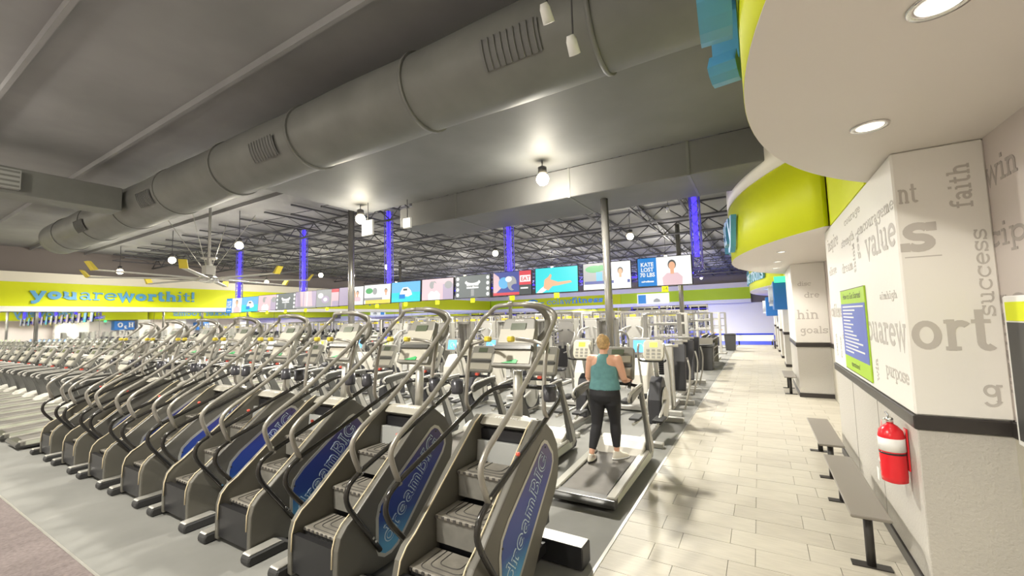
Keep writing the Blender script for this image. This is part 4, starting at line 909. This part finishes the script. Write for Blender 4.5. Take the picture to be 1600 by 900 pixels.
# selectorised weight machine
def make_weight():
    r = empty('weight_machine')
    m = MB(); m.box(-.3, .3, .0, .08, .04, .12); m.box(-.3, -.22, 0, 1.5, .04, .12); m.box(.22, .3, 0, 1.5, .04, .12); m.box(-.5, .5, 1.42, 1.5, .04, .12); m.build('base_frame', 'whitemetal', r, bevel=.01)
    m = MB(); m.prism([(-.28, .1), (-.28, 1.9), (-.2, 1.98), (.2, 1.98), (.28, 1.9), (.28, .1)], 1.1, 1.16, 'y'); m.build('shroud', 'whitemetal', r, bevel=.01)
    m = MB()
    for s in (-1, 1): m.box(s * .26 - .035, s * .26 + .035, 1.16, 1.4, .1, 2.05)
    m.box(-.3, .3, 1.16, 1.4, 1.98, 2.06); m.build('tower', 'silver', r, bevel=.008)
    for k in range(10):
        MB().box(-.17, .17, 1.19, 1.36, .16 + k * .062, .215 + k * .062).build('weight_plate', 'black', r)
    m = MB(); m.box(-.2, .2, .25, .62, .42, .5); m.build('seat', 'padblack', r, bevel=.02)
    m = MB(); m.box(-.17, .17, -.05, .03, 0, .7, M=Matrix.Translation((0, .75, .5)) @ Matrix.Rotation(-.2, 4, 'X')); m.build('back_pad', 'padblack', r, bevel=.02)
    m = MB(); m.box(-.04, .04, .4, .48, .1, .42); m.box(-.04, .04, .82, .9, .1, 1.3); m.build('seat_post', 'whitemetal', r)
    for s in (-1, 1):
        m = MB(); m.tube(smooth_path([(s * .1, 1.1, 1.7), (s * .42, .9, 1.6), (s * .45, .6, 1.3), (s * .40, .35, 1.05)], 3), .03, 8); m.tube([(s * .40, .35, 1.05), (s * .25, .32, 1.0)], .022, 6); m.build('press_arm', 'whitemetal', r)
    m = MB(); m.tube([(0, 1.28, .8), (0, 1.28, 1.98)], .008, 5); m.build('cable', 'black', r)
    return r
wm0 = make_weight(); n = 0
def place_w(x, y, rz, lab):
    global n
    o = wm0 if n == 0 else copy_tree(wm0); n += 1; o.location = (x, y, 0); o.rotation_euler = (0, 0, rz); tag(o, lab, 'weight machine', 'weight machines')
for k, (yy, nn, x0) in enumerate(((11.9, 6, -3.9), (15.5, 8, -4.3), (18.3, 11, -4.6))):
    for i in range(nn): place_w(x0 - 1.75 * i, yy + (0 if (i + k) % 3 else 1.5), 0 if (i + k) % 3 else PI, f'pale weight machine, {ORD[i]} from the right in the {["near", "middle", "far"][k]} machine row')
# aisle-side machines with tall pads
def make_bench_machine():
    r = empty('padded_machine')
    m = MB(); m.box(-.06, .06, -.55, .75, .03, .12); m.box(-.38, .38, .65, .78, .0, .1); m.box(-.30, .30, -.6, -.48, 0, .1); m.build('base_frame', 'whitemetal', r, bevel=.01)
    m = MB(); m.box(-.10, .10, -.12, 0, .1, 1.45); m.build('tower_post', 'whitemetal', r, bevel=.01)
    m = MB(); m.box(-.14, .14, -.05, .04, 0, 1.05, M=Matrix.Translation((.16, .15, .4)) @ Matrix.Rotation(-.28, 4, 'X')); m.build('back_pad', 'padblack', r, bevel=.02)
    m = MB(); m.tube([(-.2, -.1, 1.42), (.22, -.1, 1.42)], .03, 8); m.build('cross_bar', 'silver', r)
    m = MB(); m.tube(smooth_path([(.32, -.3, .1), (.40, -.1, .5), (.42, .05, .9), (.36, .1, 1.15)], 3), .02, 8); m.build('lever', 'frame_grey', r)
    m = MB(); m.box(-.2, .2, .3, .65, .38, .45); m.build('seat', 'padblack', r, bevel=.02)
    return r
bm0 = make_bench_machine()
for i, (x, y) in enumerate(((-1.80, 9.85), (-1.85, 11.6), (-1.9, 13.2))):
    o = bm0 if i == 0 else copy_tree(bm0); o.location = (x, y, 0); tag(o, f'pale exercise machine with tall black pad, {ORD[i]} along the aisle edge', 'exercise machine', 'padded machines beside the aisle')
# power racks
def make_rack():
    r = empty('power_rack')
    for s in (-1, 1):
        for y in (0, 1.2): MB().box(s * .6 - .035, s * .6 + .035, y - .035, y + .035, 0, 2.4).build('post', 'whitemetal', r)
    m = MB()
    for y in (0, 1.2): m.box(-.6, .6, y - .03, y + .03, 2.32, 2.4)
    for s in (-1, 1): m.box(s * .6 - .03, s * .6 + .03, 0, 1.2, 2.32, 2.4); m.box(s * .6 - .03, s * .6 + .03, 0, 1.2, .02, .09); m.box(s * .6 - .03, s * .6 + .03, 0, 1.2, .8, .86)
    m.build('crossbeam', 'whitemetal', r)
    m = MB(); m.box(-.2, .2, 1.14, 1.26, 2.05, 2.2); m.build('sign_plate', 'yellowgrip', r)
    m = MB(); m.tube([(-1.05, -.06, 1.35), (1.05, -.06, 1.35)], .016, 8); m.build('barbell', 'chrome', r)
    for s in (-1, 1):
        m = MB(); m.lathe([(.22, -.03), (.22, .03)], n=16, M=frameM((s * .82, -.06, 1.35), (0, 1, 0), (0, 0, 1), (s, 0, 0))); m.build('weight_plate', 'black', r)
        for k, z in enumerate((.55, 1.0)):
            m = MB(); m.lathe([(.2, -.03), (.2, .03)], n=14, M=frameM((s * .72, 1.2, z), (0, 1, 0), (0, 0, 1), (s, 0, 0))); m.build('stored_plate', 'black', r)
    m = MB(); m.box(-.14, .14, -.5, .7, .40, .47); m.build('bench_pad', 'padblack', r, bevel=.015)
    m = MB(); m.box(-.03, .03, -.4, .6, .05, .4); m.box(-.2, .2, -.42, -.36, 0, .05); m.box(-.2, .2, .55, .61, 0, .05); m.build('bench_frame', 'frame_grey', r)
    return r
rk0 = make_rack(); n2 = 0; DK = {}
for k, (yy, nn, x0) in enumerate(((22.0, 10, -4.9), (25.8, 10, -4.6), (30.0, 10, -4.4), (36.0, 10, -4.9))):
    for i in range(nn):
        o = rk0 if n2 == 0 else copy_tree(rk0); n2 += 1
        if (i + k) % 3:
            for ch in o.children:
                if ch.name.split('.')[0] in ('post', 'crossbeam'):
                    kk = (ch.data.name.split('_dk')[0])
                    if kk not in DK: DK[kk] = ch.data.copy(); DK[kk].materials[0] = MT['frame_grey' if (i + k) % 3 == 1 else 'padblack']
                    ch.data = DK[kk]
        o.location = (x0 - 2.4 * i, yy, 0)
        tag(o, f'tall pale power rack, {ORD[i]} from the aisle in the {["nearest", "second", "third", "last"][k]} rack row', 'power rack', 'power racks in the free weight area')
# cable crossover gates near aisle
def make_gate():
    r = empty('cable_station')
    for s in (-1, 1):
        MB().box(s * .55 - .06, s * .55 + .06, -.06, .06, 0, 2.15).build('post', 'whitemetal', r, bevel=.01)
        MB().box(s * .55 - .25, s * .55 + .25, -.45, .45, 0, .05).build('foot', 'frame_grey', r, bevel=.01)
    for z in (1.75, 1.30, 2.1): MB().box(-.55, .55, -.035, .035, z, z + .07).build('crossbar', 'whitemetal', r)
    m = MB()
    for k in range(8): m.box(-.18, .18, .0, .14, .1 + k * .07, .16 + k * .07)
    m.build('weight_stack', 'black', r)
    m = MB(); m.tube([(-.3, 0, 1.75), (-.3, 0, 1.0)], .006, 4); m.tube([(.3, 0, 1.75), (.3, 0, 1.1)], .006, 4); m.build('cable', 'black', r)
    MB().box(-.36, -.24, -.02, .02, .95, 1.0).build('orange_grip', 'orange', r); MB().box(.24, .36, -.02, .02, 1.05, 1.1).build('orange_grip', 'orange', r)
    return r
g0 = make_gate()
for i, (x, y) in enumerate(((-2.85, 14.7), (-2.9, 16.6), (-2.5, 21.7), (-2.4, 24.6), (-2.4, 29))):
    o = g0 if i == 0 else copy_tree(g0); o.location = (x, y, 0); tag(o, f'pale cable station frame, {ORD[i]} along the aisle edge', 'cable station', 'cable stations')
# bins
def make_bin():
    r = empty('trash_bin')
    m = MB(); m.prism([(-.24, 0), (.24, 0), (.29, .86), (-.29, .86)], -.27, .27, 'y'); m.build('bin_body', 'bin', r, bevel=.02)
    m = MB(); m.box(-.31, .31, -.30, .30, .86, .92); m.build('rim', 'bin', r, bevel=.01)
    m = MB(); m.lathe([(.27, .9), (.29, .93), (.22, .94)], n=14); m.build('bag_edge', 'black', r)
    return r
b0 = make_bin(); b0.location = (-1.85, 17.4, 0); tag(b0, 'large black trash bin beside the aisle, nearer one', 'trash bin')
o = copy_tree(b0); o.location = (-1.52, 26.8, 0); tag(o, 'black trash bin at the far end of the aisle', 'trash bin')
# blue sled box at aisle end
t = empty('low_barrier', (0, 31.2, 0)); tag(t, 'low white and blue barrier across the far end of the aisle', 'barrier')
MB().box(-3.2, .7, 0, .12, .25, .65).build('panel', 'whitepl', t, bevel=.01); MB().box(-3.2, .7, -.01, .13, .65, .75).build('cap', 'bluefloor', t, bevel=.01)
for x in (-3.1, -1.3, .55): MB().box(x, x + .08, 0, .12, 0, .25).build('leg', 'black', t)

# ================================================================ WOMAN
def limb(m, pts, radii, n=12):
    P = smooth_path(pts, 3) if 0 else [Vector(p) for p in pts]; m.tube(P, radii, n)
def remeshed(mb, name, matn, parent, vox=.012, it=4):
    me = mb.mesh(name, matn); o = bpy.data.objects.new(name, me); COL.objects.link(o)
    md = o.modifiers.new('r', 'REMESH'); md.mode = 'VOXEL'; md.voxel_size = vox; md.use_smooth_shade = True
    s = o.modifiers.new('s', 'SMOOTH'); s.factor = .6; s.iterations = it
    dg = bpy.context.evaluated_depsgraph_get(); me2 = bpy.data.meshes.new_from_object(o.evaluated_get(dg)); o.modifiers.clear(); o.data = me2
    me2.materials.clear(); me2.materials.append(MT[matn]); o.parent = parent
    for p in me2.polygons: p.use_smooth = True
    return o
def woman():
    # local: origin deck level under pelvis, +y forward, z up, height 1.66
    r = empty('person', (-1.87, 5.56, .185)); tag(r, 'woman in teal racerback tank top and black leggings walking on the treadmill', 'person')
    hip = {-1: Vector((-.10, 0, .86)), 1: Vector((.10, 0, .86))}
    knee = {-1: Vector((-.125, -.02, .46)), 1: Vector((.085, .12, .47))}
    ank = {-1: Vector((-.17, -.16, .10)), 1: Vector((.095, .10, .09))}
    sh = {-1: Vector((-.185, .02, 1.335)), 1: Vector((.185, .02, 1.335))}
    el = {-1: Vector((-.25, .05, 1.07)), 1: Vector((.25, .07, 1.06))}
    wr_ = {-1: Vector((-.235, .27, 1.01)), 1: Vector((.24, .29, 1.02))}
    b = MB()
    # torso
    b.loft([((0, 0, .80), .16, .12), ((0, 0, .88), .185, .135), ((0, 0, .98), .165, .115), ((0, 0, 1.08), .148, .10), ((0, 0, 1.2), .16, .11), ((0, .0, 1.30), .17, .10), ((0, .0, 1.36), .135, .08), ((0, .0, 1.39), .07, .06)], 18)
    b.tube([(0, 0, 1.34), (0, .01, 1.42), (0, .025, 1.48)], [.062, .052, .055], 14)
    # head
    hc = Vector((0, .035, 1.545))
    prof = [(-.105, .02), (-.10, .045), (-.07, .062), (-.03, .073), (.02, .077), (.06, .073), (.09, .05), (.105, .02)]
    v = []; rings = [((hc.x, hc.y + (.018 if z < -.05 else 0), hc.z + z), rr * .98, rr * 1.2) for z, rr in prof]; b.loft(rings, 18)
    b.lathe([(.004, -.02), (.013, -.012), (.008, .02)], c=(0, hc.y + .094, hc.z - .012), n=8)
    for s in (-1, 1): b.lathe([(.006, -.025), (.014, 0), (.008, .028)], c=(s * .078, hc.y - .002, hc.z - .005), n=8, sy=1.6)
    for s in (-1, 1):
        b.tube([Vector((s * .06, .0, 1.345)), Vector((s * .12, .01, 1.343)), sh[s] + Vector((-s * .01, 0, .0))], [.05, .056, .058], 12)
        b.lathe([(.066 * math.sin(q_), -.066 * math.cos(q_)) for q_ in [PI * z_ / 10 for z_ in range(1, 10)]], c=sh[s], n=14)
        b.tube([sh[s] + Vector((0, 0, -.005)), sh[s] + (el[s] - sh[s]) * .3, sh[s] + (el[s] - sh[s]) * .65, el[s]], [.062, .062, .054, .045], 12)
        b.tube([el[s], el[s] + (wr_[s] - el[s]) * .3, el[s] + (wr_[s] - el[s]) * .75, wr_[s], wr_[s] + Vector((0, .03, .0))], [.042, .042, .031, .026, .030], 12)
        b.tube([hip[s], hip[s] + (knee[s] - hip[s]) * .4, knee[s]], [.10, .082, .056], 12)
        b.tube([knee[s], knee[s] + (ank[s] - knee[s]) * .35, ank[s]], [.054, .056, .034], 12)
        b.tube([ank[s] + Vector((0, 0, .0)), ank[s] + Vector((0, .03, -.05)), ank[s] + (Vector((0, .11, -.065)) if s < 0 else Vector((.06, .085, -.065)))], [.034, .035, .028], 10)
        # palm and fingers
        w = wr_[s]; b.loft([((w.x, w.y + .02 + .0, w.z - .012), .02, .03), ((w.x - s * .01, w.y + .06, w.z), .034, .04), ((w.x - s * .012, w.y + .065, w.z + .016), .02, .03)], 10)
        for k in range(4):
            fx = w.x - s * (.038 - .021 * k); L = (.030, .034, .032, .026)[k]
            b.tube([(fx, w.y + .075, w.z + .004), (fx, w.y + .10 + L * .3, w.z + .008), (fx, w.y + .115 + L * .4, w.z - .018), (fx, w.y + .10, w.z - .038)], [.0105, .010, .0095, .008], 8)
        b.tube([(w.x - s * .025, w.y + .03, w.z), (w.x - s * .055, w.y + .055, w.z - .008), (w.x - s * .055, w.y + .085, w.z - .02)], [.013, .011, .009], 8)
    remeshed(b, 'body', 'skin', r, .0085, 3)
    # leggings
    b = MB(); b.loft([((0, -.005, .74), .135, .10), ((0, -.016, .80), .195, .150), ((0, -.02, .87), .214, .168), ((0, -.01, .95), .202, .150), ((0, 0, 1.01), .184, .132)], 20)
    for s in (-1, 1):
        P = [hip[s] + Vector((0, -.02, .0)), hip[s] + Vector((s * .004, -.012, -.08)), hip[s] + (knee[s] - hip[s]) * .5, knee[s], knee[s] + (ank[s] - knee[s]) * .33, knee[s] + (ank[s] - knee[s]) * .84]
        b.tube(P, [.115, .113, .096, .072, .074, .048], 16)
    remeshed(b, 'leggings', 'legging', r, .010, 4)
    # tank top: torso shell with racerback
    b = MB(); b.loft([((0, -.006, .94), .218, .162), ((0, -.004, 1.0), .206, .148), ((0, 0, 1.08), .190, .128), ((0, 0, 1.18), .188, .130), ((0, 0, 1.235), .178, .126), ((0, -.002, 1.28), .125, .116), ((0, -.004, 1.33), .098, .106), ((0, -.004, 1.375), .092, .086), ((0, .0, 1.41), .060, .066)], 20)
    remeshed(b, 'tank_top', 'tank', r, .010, 3)
    # hair: cap, knot
    b = MB(); hc2 = hc + Vector((0, -.014, .012))
    b.loft([((hc2.x, hc2.y - .012, hc2.z + z), rr * 1.10, rr * 1.26) for z, rr in ((-.085, .045), (-.06, .064), (-.02, .076), (.03, .080), (.07, .072), (.098, .048), (.11, .02))], 16)
    kb = Vector((0, hc.y - .075, hc.z + .095))
    for k in range(7):
        a = k * .9; b.tube([kb + Vector((.028 * math.cos(a + t * .8), -.01 + .012 * t, .028 * math.sin(a + t * .8))) for t in range(4)], .018, 8)
    b.lathe([(.01, -.035), (.035, 0), (.01, .035)], c=kb, n=10)
    remeshed(b, 'hair', 'hair', r, .008, 1)
    # face pieces
    m = MB()
    for s in (-1, 1): m.lathe([(.004, -.006), (.011, 0), (.004, .006)], c=(s * .03, hc.y + .082, hc.z + .004), n=8)
    m.build('eyes', 'whitepl', r); MB().tube([(-.022, hc.y + .081, hc.z - .05), (0, hc.y + .087, hc.z - .052), (.022, hc.y + .081, hc.z - .05)], .005, 6).build('lips', 'pink', r)
    for s in (-1, 1):
        a = ank[s]; z0 = -.0 if s > 0 else 0
        m = MB(); m.loft([((a.x + s * .012, a.y + .055, .0), .042, .13), ((a.x + s * .012, a.y + .055, .03), .046, .135), ((a.x + s * .010, a.y + .04, .06), .042, .105), ((a.x, a.y + .0, .095), .036, .05), ((a.x, a.y - .01, .105), .034, .042)], 16)
        sh_ = remeshed(m, 'shoe', 'shoe', r, .009, 2)
        m = MB(); m.loft([((a.x + s * .012, a.y + .055, .0), .045, .137), ((a.x + s * .012, a.y + .055, .018), .047, .14)], 16); so = m.build('sole', 'whitepl' if s > 0 else 'black', sh_)
        if s > 0:
            T = Matrix.Translation((a.x, a.y, 0)) @ Matrix.Rotation(-.7, 4, 'Z') @ Matrix.Translation((-a.x, -a.y, 0))
            sh_.data.transform(T); so.data.transform(T)
    return r
woman()
t = empty('lit_green_sign', (.5, 16.2, 3.08)); tag(t, 'small green lit sign above the nearer blue H2O box', 'sign')
MB().box(-.02, .55, 0, .06, -.02, .18).build('cabinet', 'greenlit', t, bevel=.01)
# towels of colour in far area: dumbbell rack and blue ball
t = empty('dumbbell_rack', (-1.9, 19.3, 0)); tag(t, 'grey dumbbell rack beside the aisle behind the bins', 'rack')
for z in (.35, .7, 1.05): MB().box(-.25, .25, -1.1, 1.1, z, z + .04).build('shelf', 'frame_grey', t)
for s in (-1, 1): MB().box(-.25, .25, s * 1.1 - .03, s * 1.1 + .03, 0, 1.15).build('side_frame', 'frame_grey', t)
dm = MB(); dm.lathe([(.07, -.16), (.07, -.08), (.018, -.08), (.018, .08), (.07, .08), (.07, .16)], n=8, M=Matrix.Rotation(PI / 2, 4, 'Y')); dme = dm.mesh('dumbbell', 'black')
for z, zn in ((.35, 'bottom'), (.7, 'middle'), (1.05, 'top')):
    for k in range(11):
        o = bpy.data.objects.new('dumbbell', dme); COL.objects.link(o); o.location = (-1.9, 18.35 + k * .19, z + .112); tag(o, f'black dumbbell on the {zn} shelf of the aisle rack, {ORD[k]} from the near end', 'dumbbell', 'dumbbells on the aisle rack')
print('objects', len(bpy.data.objects), 'tris', sum(len(m.polygons) for m in bpy.data.meshes))
